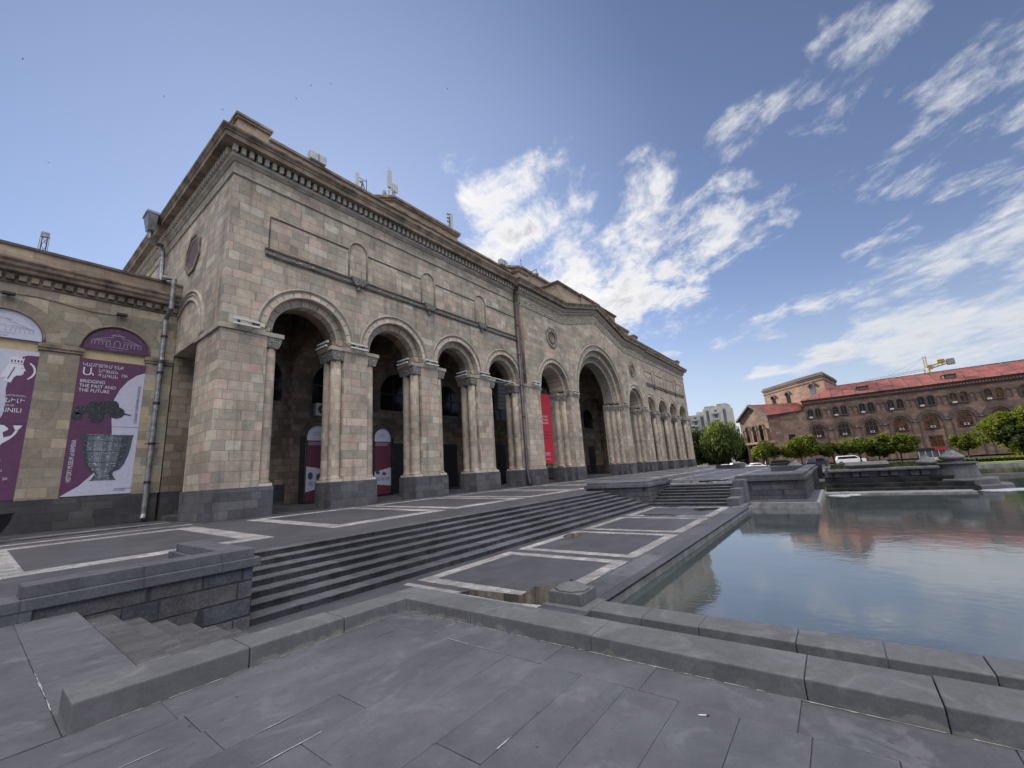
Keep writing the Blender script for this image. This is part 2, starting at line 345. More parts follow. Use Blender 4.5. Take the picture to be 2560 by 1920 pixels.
M['greyink'] = plain('grey_ink', (.27,.25,.36), .65, var=.05)
M['darkink'] = plain('dark_ink', (.05,.06,.09), .65, var=.2)
M['cream'] = plain('cream_board', (.46,.36,.22), .7, var=.06)
M['red'] = plain('red_banner', (.42,.012,.035), .6, var=.08)
M['silver'] = relief('embossed_silver_print', (.21,.24,.29), 5.0)
M['silver_lt'] = relief('pale_silver_print', (.33,.37,.43), 5.0)
M['silver_dk'] = relief('dark_silver_print', (.085,.10,.125), 5.0)
M['bronze'] = relief('bronze_print', (.065,.075,.09), 6.0)
M['concrete'] = plain('weathered_concrete', (.27,.26,.25), .9, var=.22, scale=1.5)
M['fount'] = masonry('fountain_stone', [(.11,.11,.12),(.125,.124,.13),(.10,.10,.11)], .5, 1.1, joint=.014, jcol=(.04,.04,.045), jmix=.7, stain=.5)
M['fount_wet'] = plain('wet_black_stone', (.024,.024,.026), .6, var=.5, scale=1.5, spec=.15)
M['lid'] = plain('grey_carved_stone', (.125,.12,.12), .8, var=.22, scale=4)
M['ledge'] = plain('pale_pool_ledge', (.22,.215,.215), .75, var=.28, scale=3)
M['foam'] = plain('white_water', (.38,.40,.44), .4, var=.25, scale=5)
def water_mat(name, col, rough, bstr, scale, ior=1.33):
    m, t, b = mat_base(name)
    g = t.new('ShaderNodeNewGeometry'); pos = g.outputs['Position']
    a = t.noise(t.vscale(pos, 1.0, .8, 1), scale, 3, .55, .4); c = t.noise(pos, scale*.22, 2, .5)
    n = t.noise(pos, .5, 4, .6)
    t.link(t.mix(t.smooth(n, .3, .7), col, tuple(x*1.35 for x in col)), b.inputs['Base Color'])
    b.inputs['Roughness'].default_value = rough; b.inputs['IOR'].default_value = ior
    h = t.m('ADD', t.m('MULTIPLY', a, .35), t.m('MULTIPLY', c, .7))
    bump(t, b, h, 1.0, bstr)
    return m
M['water'] = water_mat('pool_water', (.052,.062,.064), .0, .0050, 7.0, 2.0)
M['puddle'] = water_mat('puddle_water', (.03,.028,.024), .01, .0005, 4.0, 1.45)
M['road'] = plain('asphalt', (.055,.055,.06), .85, var=.2, scale=.8)
M['ground'] = plain('city_ground', (.07,.07,.07), .9, var=.2, scale=.05)
M['grass'] = plain('lawn_grass', (.10,.13,.03), .9, var=.35, scale=1.5)
def leaf(name, col, var):
    m, t, b = mat_base(name)
    g = t.new('ShaderNodeNewGeometry')
    rv = t.new('ShaderNodeAttribute'); rv.attribute_name = 'tint'
    c = t.mix(rv.outputs['Fac'], tuple(x*(1-var) for x in col), tuple(min(1, x*(1+var)) for x in col))
    t.link(c, b.inputs['Base Color']); b.inputs['Roughness'].default_value = .6; b.inputs['Specular IOR Level'].default_value = .25
    tr = t.new('ShaderNodeBsdfTranslucent'); t.link(t.mix(1.0, c, (2.3, 2.1, .7), 'MULTIPLY'), tr.inputs[0])
    mx = t.new('ShaderNodeMixShader'); mx.inputs[0].default_value = .42
    t.link(b.outputs[0], mx.inputs[1]); t.link(tr.outputs[0], mx.inputs[2])
    out = [n for n in t.nt.nodes if n.type == 'OUTPUT_MATERIAL'][0]
    t.link(mx.outputs[0], out.inputs[0])
    return m
M['leaf'] = leaf('linden_leaves', (.062,.082,.014), .55)
M['leaf2'] = leaf('willow_leaves', (.050,.075,.020), .5)
M['leaf3'] = leaf('dark_leaves', (.022,.036,.011), .5)
M['bark'] = plain('bark', (.06,.048,.038), .9, var=.3, scale=5)
M['redstone'] = masonry('pink_tuff', [(0.2135, 0.14, 0.108), (0.2501, 0.1658, 0.128), (0.1891, 0.1288, 0.1), (0.2623, 0.1702, 0.125), (0.1708, 0.112, 0.09), (0.2318, 0.1568, 0.122)], .6, 1.1, joint=.03, jcol=(.12,.08,.07), jmix=.5, stain=.35)
M['redstone_lt'] = masonry('salmon_tuff', [(.29,.18,.135),(.32,.20,.15),(.26,.16,.125),(.30,.19,.15)], .6, 1.1, joint=.03, jcol=(.25,.16,.13), jmix=.4, stain=.25)
M['redtrim'] = plain('dark_tuff_trim', (.105,.076,.066), .85, var=.25, scale=1.0)
M['roofred'] = plain('red_metal_roof', (.165,.036,.028), .65, .0, var=.35, scale=.45)
M['winwarm'] = plain('amber_reflection_glass', (.085,.038,.013), .25, .0, var=.6, scale=.9, spec=.3)  # reflection of sunset-lit buildings painted into the glass colour
M['frame_br'] = plain('brown_window_frame', (.10,.05,.03), .5, var=.1)
M['apt'] = masonry('apartment_render', [(.40,.38,.35),(.42,.40,.37)], 3.0, 6.0, joint=.08, jcol=(.25,.24,.22), jmix=.6, stain=.15)
M['aptwin'] = plain('apartment_glass', (.10,.115,.135), .2, var=.3, scale=.3)
M['yellow'] = plain('yellow_crane_paint', (.33,.22,.06), .5, var=.15)
M['skin'] = plain('skin', (.42,.26,.19), .6, var=.05)
M['tyre'] = plain('tyre_rubber', (.015,.015,.016), .8, var=.1)
M['lamp'] = plain('headlamp_glass', (.75,.75,.72), .2, var=.03)

# ------------------------------------------------------------------ mesh builder
class MB:
    def __init__(s): s.v = []; s.f = []; s.uv = {}; s.mi = []; s.cur = 0; s.tint = None
    def vert(s, p): s.v.append(tuple(p)); return len(s.v)-1
    def face(s, pts, uv=None):
        ids = [s.vert(p) for p in pts]; s.f.append(ids); s.mi.append(s.cur)
        if uv: s.uv[len(s.f)-1] = uv
    def box(s, x0, x1, y0, y1, z0, z1, skip=''):
        a, b, c, d = (x0,y0,z0), (x1,y0,z0), (x1,y1,z0), (x0,y1,z0)
        e, f, g, h = (x0,y0,z1), (x1,y0,z1), (x1,y1,z1), (x0,y1,z1)
        if 'b' not in skip: s.face([a,d,c,b])
        if 't' not in skip: s.face([e,f,g,h])
        s.face([a,b,f,e]); s.face([b,c,g,f]); s.face([c,d,h,g]); s.face([d,a,e,h])
    def frustum(s, r0, r1, z0, z1):
        # r = (x0,x1,y0,y1) bottom and top rectangles
        B = [(r0[0],r0[2],z0),(r0[1],r0[2],z0),(r0[1],r0[3],z0),(r0[0],r0[3],z0)]
        T = [(r1[0],r1[2],z1),(r1[1],r1[2],z1),(r1[1],r1[3],z1),(r1[0],r1[3],z1)]
        s.face(B[::-1]); s.face(T)
        for i in range(4): j = (i+1) % 4; s.face([B[i],B[j],T[j],T[i]])
    def prism(s, poly, z0, z1):
        n = len(poly)
        s.face([(x,y,z1) for x,y in poly]); s.face([(x,y,z0) for x,y in reversed(poly)])
        for i in range(n):
            a, b = poly[i], poly[(i+1)%n]; s.face([(*a,z0),(*b,z0),(*b,z1),(*a,z1)])
    def prism_xz(s, poly, y0, y1):
        n = len(poly)
        s.face([(x,y0,z) for x,z in poly]); s.face([(x,y1,z) for x,z in reversed(poly)])
        for i in range(n):
            a, b = poly[i], poly[(i+1)%n]; s.face([(a[0],y1,a[1]),(b[0],y1,b[1]),(b[0],y0,b[1]),(a[0],y0,a[1])])
    def lathe(s, prof, c, n=16, a0=0, a1=2*pi):
        full = abs(a1-a0-2*pi) < 1e-6
        k = n if full else n+1
        rings = []
        for r, z in prof:
            rings.append([s.vert((c[0]+r*cos(a0+(a1-a0)*i/n), c[1]+r*sin(a0+(a1-a0)*i/n), c[2]+z)) for i in range(k)])
        for a, b in zip(rings, rings[1:]):
            for i in range(n):
                j = (i+1) % k; s.f.append([a[i],a[j],b[j],b[i]]); s.mi.append(s.cur)
        if full:
            s.f.append(rings[0][::-1]); s.mi.append(s.cur); s.f.append(rings[-1]); s.mi.append(s.cur)
    def tube(s, path, r, n=8, caps=True):
        path = [Vector(p) for p in path]; rings = []
        rr = r if isinstance(r, (list, tuple)) else [r]*len(path)
        prev = None
        for i, p in enumerate(path):
            d = (path[min(i+1,len(path)-1)]-path[max(i-1,0)])
            d = d.normalized() if d.length > 1e-9 else Vector((0,0,1))
            if prev is None:
                ref = Vector((0,0,1)) if abs(d.z) < .9 else Vector((1,0,0)); u = d.cross(ref).normalized()
            else: u = (prev-d*prev.dot(d)).normalized()
            prev = u; w = d.cross(u)
            rings.append([s.vert(p+(u*cos(2*pi*k/n)+w*sin(2*pi*k/n))*rr[i]) for k in range(n)])
        for a, b in zip(rings, rings[1:]):
            for k in range(n): j = (k+1)%n; s.f.append([a[k],a[j],b[j],b[k]]); s.mi.append(s.cur)
        if caps:
            s.f.append(rings[0][::-1]); s.mi.append(s.cur); s.f.append(rings[-1]); s.mi.append(s.cur)
    def bar(s, a, b, r, n=4): s.tube([a, b], r, n)
    def sweep(s, prof, path, outs, close_ends=True):
        # plumb profile [(out, up)], path points, outward vectors (may be mitred)
        rows = []
        for p, o in zip(path, outs):
            rows.append([s.vert((p[0]+o[0]*a, p[1]+o[1]*a, p[2]+b)) for a, b in prof])
        for r0, r1 in zip(rows, rows[1:]):
            for i in range(len(prof)-1): s.f.append([r0[i],r1[i],r1[i+1],r0[i+1]]); s.mi.append(s.cur)
        if close_ends:
            s.f.append(list(rows[0])); s.mi.append(s.cur); s.f.append(list(rows[-1])[::-1]); s.mi.append(s.cur)
    def ring(s, cx, zs, r0, r1, yf, yb, n=36, a0=0, a1=pi, inner=True, outer=True):
        for i in range(n):
            p, q = a0+(a1-a0)*i/n, a0+(a1-a0)*(i+1)/n
            P = lambda r, a, y: (cx-r*cos(a), y, zs+r*sin(a))
            rm = (r0+r1)/2
            s.face([P(r0,p,yf),P(r0,q,yf),P(r1,q,yf),P(r1,p,yf)], [(rm*p,0),(rm*q,0),(rm*q,r1-r0),(rm*p,r1-r0)])
            if inner: s.face([P(r0,p,yb),P(r0,q,yb),P(r0,q,yf),P(r0,p,yf)], [(rm*p,0),(rm*q,0),(rm*q,yb-yf),(rm*p,yb-yf)])
            if outer: s.face([P(r1,p,yf),P(r1,q,yf),P(r1,q,yb),P(r1,p,yb)], [(rm*p,0),(rm*q,0),(rm*q,yb-yf),(rm*p,yb-yf)])
    def arch_wall(s, x0, x1, zb, ztop, arches, y0, y1, n=28, ends=True, xf=None, top=True):
        # wall in the xz plane whose lower edge is zb with arches (cx, R, zs) cut out of it
        zt = ztop if callable(ztop) else (lambda x: ztop)
        X = xf or (lambda x, y, z: (x, y, z))
        cuts = {x0, x1}
        for cx, r, zs in arches:
            for i in range(n+1): cuts.add(min(max(cx-r*cos(pi*i/n), x0), x1))
        if callable(ztop):
            for k in getattr(ztop, 'kinks', []): cuts.add(k)
        xs = sorted(cuts)
        def low(x, mid):
            for cx, r, zs in arches:
                if abs(mid-cx) < r: return zs+sqrt(max(r*r-(x-cx)**2, 0))
            return zb
        for a, b in zip(xs, xs[1:]):
            if b-a < 1e-6: continue
            mid = (a+b)/2; la, lb = low(a, mid), low(b, mid)
            s.face([X(a,y0,la),X(b,y0,lb),X(b,y0,zt(b)),X(a,y0,zt(a))])
            s.face([X(b,y1,lb),X(a,y1,la),X(a,y1,zt(a)),X(b,y1,zt(b))])
            s.face([X(a,y1,la),X(b,y1,lb),X(b,y0,lb),X(a,y0,la)])
            if top: s.face([X(a,y0,zt(a)),X(b,y0,zt(b)),X(b,y1,zt(b)),X(a,y1,zt(a))])
        for cx, r, zs in arches:
            if zs > zb+1e-6:
                for sg in (-1, 1):
                    x = cx+sg*r
                    if x0 < x < x1: s.face([X(x,y0,zb),X(x,y1,zb),X(x,y1,zs),X(x,y0,zs)])
        if ends:
            for x in (x0, x1):
                l = low(x, x+(1e-4 if x == x0 else -1e-4)); s.face([X(x,y0,l),X(x,y1,l),X(x,y1,zt(x)),X(x,y0,zt(x))])
    def build(s, name, mat, parent=None, smooth=False, bevel=0.0, fix=True):
        me = bpy.data.meshes.new(name)
        me.from_pydata(s.v, [], s.f)
        mats = mat if isinstance(mat, (list, tuple)) else [mat]
        for q in mats: me.materials.append(M[q] if isinstance(q, str) else q)
        if len(mats) > 1:
            for p, i in zip(me.polygons, s.mi): p.material_index = i
        if s.uv:
            ul = me.uv_layers.new(name='UVMap')
            for fi, uv in s.uv.items():
                p = me.polygons[fi]
                for li, q in zip(p.loop_indices, uv): ul.data[li].uv = q
        if s.tint is not None:
            at = me.attributes.new('tint', 'FLOAT', 'FACE')
            for i, q in enumerate(s.tint): at.data[i].value = q
        if smooth:
            for p in me.polygons: p.use_smooth = True
        me.validate()
        if fix:
            import bmesh
            bm = bmesh.new(); bm.from_mesh(me)
            bmesh.ops.remove_doubles(bm, verts=bm.verts, dist=1e-5)
            bmesh.ops.recalc_face_normals(bm, faces=bm.faces)
            if bevel:
                ed = [e for e in bm.edges if len(e.link_faces) == 2 and e.calc_face_angle(0) > .6]
                bmesh.ops.bevel(bm, geom=ed, offset=bevel, segments=2, affect='EDGES', profile=.6)
            bm.to_mesh(me); bm.free()
        o = bpy.data.objects.new(name, me); COL.objects.link(o)
        if parent is not None: o.parent = parent
        return o
def tag(o, label=None, cat=None, group=None, kind=None):
    if label: o['label'] = label
    if cat: o['category'] = cat
    if group: o['group'] = group
    if kind: o['kind'] = kind
    return o
def thing(name, label, cat, loc=(0,0,0), group=None, rz=0):
    o = bpy.data.objects.new(name, None); COL.objects.link(o); o.location = loc; o.rotation_euler = (0,0,rz)
    o.empty_display_size = .3
    return tag(o, label, cat, group)
def copy_tree(o, parent=None):
    c = o.copy(); COL.objects.link(c)
    if parent is not None: c.parent = parent
    for ch in list(o.children): copy_tree(ch, c)
    return c
def text(name, body, size, x, y, z, mat, parent=None, align='LEFT', rot=0.0, sx=1.0, ext=.002):
    cu = bpy.data.curves.new(name, 'FONT'); cu.body = body; cu.size = size; cu.align_x = align; cu.extrude = ext
    cu.resolution_u = 3
    tmp = bpy.data.objects.new(name, cu); COL.objects.link(tmp)
    dg = bpy.context.evaluated_depsgraph_get(); dg.update()
    me = bpy.data.meshes.new_from_object(tmp.evaluated_get(dg))
    COL.objects.unlink(tmp); bpy.data.objects.remove(tmp)
    me.materials.clear(); me.materials.append(M[mat])
    # text plane faces -Y
    mt = Matrix.Translation((x, y, z)) @ Matrix.Rotation(pi/2, 4, 'X') @ Matrix.Rotation(rot, 4, 'Z') @ Matrix.Diagonal((sx, 1, 1, 1))
    me.transform(mt)
    o = bpy.data.objects.new(name, me); COL.objects.link(o)
    if parent is not None:
        o.parent = parent
        if parent.name in WORLD: o.location = -parent.location
    return o

WORLD = set()
_build = MB.build
def build_w(s, name, mat, parent=None, **k):
    o = _build(s, name, mat, parent, **k)
    if parent is not None and parent.name in WORLD: o.location = -parent.location
    return o
MB.build = build_w
def wthing(name, label, cat, loc=(0,0,0), group=None):
    o = thing(name, label, cat, loc, group); o.location = Vector(loc); WORLD.add(o.name); return o
def struct(o): o['kind'] = 'structure'; return o
def tz(y): return .17*min(max((y-12.0)/10.4, 0), 1)     # the terrace rises gently to the museum

# ================================================================== GROUND, TERRACE, WALKWAY, POOL
W = -.91
def ground_parts():
    mb = MB(); mb.face([(-2500,-2500,-1.9),(2500,-2500,-1.9),(2500,2500,-1.9),(-2500,2500,-1.9)])
    struct(mb.build('ground', 'ground'))
    # plaza road beyond the terrace and the pools
    mb = MB(); mb.face([(72,-400,-1.5),(900,-400,-1.5),(900,400,-1.5),(87,400,-1.5),(87,23,-1.5),(72,8,-1.5)])
    struct(mb.build('road', 'road'))
    # lower pavement: loose worn slabs, each a little out of level, over a dark bed
    bed = MB()
    for x0, x1, y0, y1 in ((-40,3.42,-40,4.42),(-40,1.19,4.42,9.2)): bed.face([(x0,y0,-.012),(x1,y0,-.012),(x1,y1,-.012),(x0,y1,-.012)])
    bed.face([(1.18,4.4,-.01),(1.18,8.92,-.01),(1.18,8.92,-.14),(1.18,4.4,-.14)])
    struct(bed.build('pavement_bed', 'bed', fix=False))
    r = random.Random(21); mb = MB(); mb.tint = []; mo = MB()
    def slab(x0, x1, y0, y1):
        g = r.uniform(.0012, .003); c = .004; dz = [r.uniform(-.0022,.0022) for _ in range(4)]
        O = [(x0+g,y0+g),(x1-g,y0+g),(x1-g,y1-g),(x0+g,y1-g)]; I = [(x0+g+c,y0+g+c),(x1-g-c,y0+g+c),(x1-g-c,y1-g-c),(x0+g+c,y1-g-c)]
        t = r.random()
        mb.face([(*p, z) for p, z in zip(I, dz)]); mb.tint.append(t)
        for k in range(4):
            j = (k+1)%4; mb.face([(*O[k],dz[k]-.003),(*O[j],dz[j]-.003),(*I[j],dz[j]),(*I[k],dz[k])]); mb.tint.append(t)
            mb.face([(*O[k],-.012),(*O[j],-.012),(*O[j],dz[j]-.003),(*O[k],dz[k]-.003)]); mb.tint.append(t)
    def mortar(p, q, w):
        p, q = Vector((*p,0)), Vector((*q,0)); L = (q-p).length; d = (q-p)/L; n = Vector((-d.y,d.x,0)); k = max(2, int(L/.05)); prev = None
        for i in range(k+1):
            c = p+d*(L*i/k); ww = w*r.uniform(.25,1.2)*(1 if 0 < i < k else .2); off = r.uniform(-.002,.002); a, b = c+n*(off+ww), c+n*(off-ww)
            if prev and r.random() > .12: mo.face([(prev[0].x,prev[0].y,.0035),(a.x,a.y,.0035),(b.x,b.y,.0035),(prev[1].x,prev[1].y,.0035)])
            prev = (a, b)
    y = .025-.358*18
    while y < 4.40-.01:
        y1 = min(y+.358, 4.40)
        if 4.40-y1 < .1: y1 = 4.40
        x = 3.03
        while x > -6:
            x0 = x-r.uniform(1.1, 2.6); slab(x0, x, y, y1)
            if r.random() < .25: mortar((x0,y+.02), (x0,y1-.02), .006)
            if r.random() < .42:
                u, v = sorted((r.uniform(x0,x), r.uniform(x0,x)))
                if v-u > .2: mortar((u,y), (v,y), .0055)
            x = x0
        y = y1
    y = 4.40; first = True
    while y > -8:
        y0 = y-r.uniform(.55,.95); slab(3.03, 3.42, y0, y); 
        if r.random() < .3: mortar((3.05,y0), (3.40,y0), .005)
        y = y0
    mortar((3.03,2.6),(3.03,3.3),.005); mortar((3.41,4.3),(3.41,-2),.006); mortar((.7,4.385),(3.3,4.385),.006)
    x = 1.18; k = 0
    while x > -7:
        w = .62 if k == 0 else r.uniform(.62,.85); y = 8.92 if k < 1 else 9.2
        lo = 4.42
        if x-w < .6 < x: w = max(.5, x-.6) if x-.6 > .3 else w
        while y > lo+.02:
            y0 = max(lo, y-r.uniform(1.2,2.4))
            if y0-lo < .4: y0 = lo
            slab(x-w, x, y0, y); y = y0
        if r.random() < .5: mortar((x-w,5),(x-w,6.2),.006)
        x -= w; k += 1
    struct(mb.build('lower_pavement', 'slab', fix=False))
    struct(mo.build('mortar_joints', 'mortar', fix=False))
    mb = MB()
    for x0, x1, y0, y1 in ((-40,-6,-40,9.2),(-6,3.42,-40,-8)): mb.face([(x0,y0,-.002),(x1,y0,-.002),(x1,y1,-.002),(x0,y1,-.002)])
    struct(mb.build('outer_pavement', 'lastra', fix=False))
    # upper terrace in front of the museum
    mb = MB()
    def sheet(poly, dz=0.0):
        mb.face([(x, y, tz(y)+dz) for x, y in poly])
    ys = [9.2, 11.643, 12.0, 15, 19, 22.4, 31]
    for a, b in zip(ys, ys[1:]):
        x1 = 3.1 if a < 11.6 else 88
        sheet([(-60,a),(x1,a),(x1,b),(-60,b)])
    sheet([(28.2,2.05),(60,2.05),(66,6.8),(28.2,6.8)]); sheet([(28.2,6.8),(66,6.8),(71,9.5),(28.2,9.5)]); sheet([(24.6,9.5),(71,9.5),(74,11.643),(24.6,11.643)])
    # the outer edge of the terrace falls to the road
    edge = [(60,1.6),(66,6.8),(74,11.643),(88,23),(88,60)]
    for p, q in zip(edge, edge[1:]): mb.face([(*p,-1.6),(*q,-1.6),(*q,tz(q[1])),(*p,tz(p[1]))])
    struct(mb.build('upper_terrace', 'pave', fix=False))
    # pale strips set into the terrace
    mb = MB()
    def strip(x0, x1, y0, y1, z=None):
        n = 4 if y1-y0 > 3 else 1
        for i in range(n):
            a, b = y0+(y1-y0)*i/n, y0+(y1-y0)*(i+1)/n
            mb.face([(x0,a,tz(a)+.004),(x1,a,tz(a)+.004),(x1,b,tz(b)+.004),(x0,b,tz(b)+.004)])
    def panel(x0, x1, y0, y1, w=.62, wf=.72):
        strip(x0, x1, y0, y0+wf); strip(x0, x1, y1-w, y1); strip(x0, x0+w, y0+wf, y1-w); strip(x1-w, x1, y0+wf, y1-w)
    panel(-5.2, .0, 14.15, 21.75); panel(.35, 6.05, 14.15, 21.75, .68)
    x = 7.95
    for i in range(13):
        panel(x, x+5.45, 14.15, 21.75); x += 5.95
    strip(-30, 6.4, 23.0, 23.5); strip(-30, 6.4, 26.6, 27.2)
    y = 2.6
    for i in range(5):
        x = 29.3+i*6.2; strip(x, x+.5, 3.0, 11.2)
    strip(29.3, 60, 10.9, 11.3); strip(29.3, 58, 6.6, 7.0)
    struct(mb.build('terrace_strips', 'strip', fix=False))
    # walkway between the great steps and the pool
    mb = MB()
    mb.face([(2.8,4.3,W),(6.88,4.3,W),(6.88,8.97,W),(2.8,8.97,W)]); mb.face([(6.88,3.83,W),(24.4,3.83,W),(24.4,8.97,W),(6.88,8.97,W)])
    mb.face([(3.83,3.83,W),(6.88,3.83,W),(6.88,4.3,W),(3.83,4.3,W)]); mb.face([(24.4,4.05,W),(25.62,4.05,W),(25.62,4.9,W),(24.4,4.9,W)])
    mb.face([(25.62,1.1,W),(28.2,1.1,W),(28.2,5.0,W),(25.62,5.0,W)]); mb.face([(28.2,1.1,W),(34.0,1.1,W),(34.0,1.6,W),(28.2,1.6,W)])
    struct(mb.build('walkway', 'pave', fix=False))
    mb = MB()
    def s2(x0, x1, y0, y1): mb.face([(x0,y0,W+.004),(x1,y0,W+.004),(x1,y1,W+.004),(x0,y1,W+.004)])
    s2(6.60, 6.78, 4.78, 8.62)
    for x0, x1 in ((7.03,10.68),(11.06,14.96),(15.34,19.3),(19.68,23.6)):
        s2(x0, x1, 4.69, 5.04); s2(x0, x1, 8.27, 8.62); s2(x0, x0+.34, 5.04, 8.27); s2(x1-.34, x1, 5.04, 8.27)
    struct(mb.build('walkway_strips', 'strip', fix=False))
    mb = MB(); mb.face([(3.83,-40,-1.25),(6.9,-40,-1.25),(6.9,3.83,-1.25),(3.83,3.83,-1.25)]); mb.face([(3.83,3.83,-1.25),(6.9,3.83,-1.25),(6.9,3.83,W),(3.83,3.83,W)])
    struct(mb.build('channel_floor', 'pave'))
    # pool water
    mb = MB()
    mb.face([(7.2,-60,-1.18),(47.6,-60,-1.18),(47.6,4.2,-1.18),(7.2,4.2,-1.18)])
    struct(mb.build('pool_water', 'water'))
    mb = MB(); mb.face([(47.9,-70,-1.08),(63.6,-70,-1.08),(63.6,-1.0,-1.08),(47.9,-1.0,-1.08)])
    struct(mb.build('upper_pool_water', 'water'))
    mb = MB(); mb.face([(64.2,-80,-.93),(72,-80,-.93),(72,0.5,-.93),(64.2,.5,-.93)])
    struct(mb.build('lawn', 'grass'))
    def blob(name, pts, z):
        mb = MB(); mb.face([(x,y,z+.006) for x,y in pts]); struct(mb.build(name, 'puddle'))
    def wob(cx, cy, rx, ry, seed, n=40, ang=0):
        r = random.Random(seed); ph = [r.uniform(0, 6.28) for _ in range(5)]
        out = []
        for i in range(n):
            a = 2*pi*i/n; k = 1+.16*sin(2*a+ph[0])+.12*sin(3*a+ph[1])+.08*sin(5*a+ph[2])+.05*sin(9*a+ph[3])
            x, y = rx*k*cos(a), ry*k*sin(a); out.append((cx+x*cos(ang)-y*sin(ang), cy+x*sin(ang)+y*cos(ang)))
        return out
    blob('puddle', [(6.66,6.85),(6.95,6.75),(7.06,6.2),(7.12,5.5),(7.7,5.6),(8.05,5.2),(7.9,4.75),(7.35,4.68),(6.78,4.76),(6.66,5.4)], W)
    blob('puddle', wob(14.0, 8.15, .55, .42, 3), W); blob('puddle', wob(22.6, 5.6, .75, .5, 5), W)
    blob('puddle', wob(20.1, 7.0, .28, 1.0, 8), W); blob('puddle', wob(23.7, 7.6, .25, .5, 9), W)
    blob('puddle', wob(31.5, 7.6, 1.2, 1.5, 12), 0)
    for cx, cy, rx, ry, sd in ((-1.5,24.6,3.0,.6,20),(3.2,25.6,2.2,.4,21)): 
        mb = MB(); mb.face([(x,y,tz(y)+.006) for x,y in wob(cx,cy,rx,ry,sd)]); struct(mb.build('puddle', 'puddle'))
ground_parts()

def stairs():
    r, d = .13, .446
    rs = random.Random(77)
    def stones(mb, x, y0, y1, z0, z1):
        while x < 26.38:
            xe = min(26.4, x+rs.uniform(1.1,2.1)); e = rs.uniform(-.007,.006); h = rs.uniform(-.004,.003)
            n = 4
            for i in range(n):
                a, b = x+(xe-x)*i/n, x+(xe-x)*(i+1)/n-(.003 if i == n-1 else 0); c = rs.uniform(-.003,.005) if rs.random() < .8 else rs.uniform(.008,.02)
                mb.box(a, b, y0+e+c, y1, z0, z1+h)
            x = xe
    st = wthing('stone_staircase', 'long flight of seven stone steps between museum terrace and walkway beside the pool', 'steps', (14, 10.3, W))
    for k in range(7):
        mb = MB(); y0 = 11.643-k*d; zt = -k*r
        stones(mb, 3.45, y0-.012, y0+d+.06, zt-.022, zt)
        if k == 0:
            mb = MB(); mb.box(3.05, 26.4, y0-.012, y0+d-.004, -.022, .002)
        sp = mb.build('step', 'step', st, bevel=.005)
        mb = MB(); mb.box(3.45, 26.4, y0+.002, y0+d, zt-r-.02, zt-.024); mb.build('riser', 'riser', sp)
    # side steps, descending away from the viewer
    s2 = wthing('stone_staircase', 'short side flight of grey steps going down between the low kerb and the block wall', 'steps', (2.2, 6.7, W))
    for k in range(1, 7):
        x0 = 1.18+.333*(k-1); zt = -.14*k
        mb = MB(); mb.box(x0, x0+.335+.05, 4.6, 8.92, W-.3, max(zt, W+.003)); mb.build('step', 'lastra', s2, bevel=.006)
    # steps at the end of the walkway
    s3 = wthing('stone_staircase', 'dark flight of seven steps at the far end of the walkway', 'steps', (26, 7, W))
    for k in range(7):
        x0 = 24.3+k*.55; zt = W+(k+1)*r
        mb = MB(); mb.box(x0-.012, x0+.62, 4.85, 9.0, zt-.022, zt if k < 6 else .003); sp = mb.build('step', 'step', s3, bevel=.005)
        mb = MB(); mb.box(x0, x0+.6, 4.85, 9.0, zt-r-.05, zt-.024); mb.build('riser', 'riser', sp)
    sw = wthing('stepped_cheek_wall', 'cheek wall of three stacked stone blocks right of the far steps', 'wall', (25, 4.6, W))
    for x0, z0, z1 in ((23.95,W,-.52),(25.1,-.52,-.13),(26.2,-.13,.25)):
        mb = MB(); mb.box(x0, 27.6, 4.32, 4.86, z0, z1); mb.build('block', 'cap', sw, bevel=.015)
stairs()

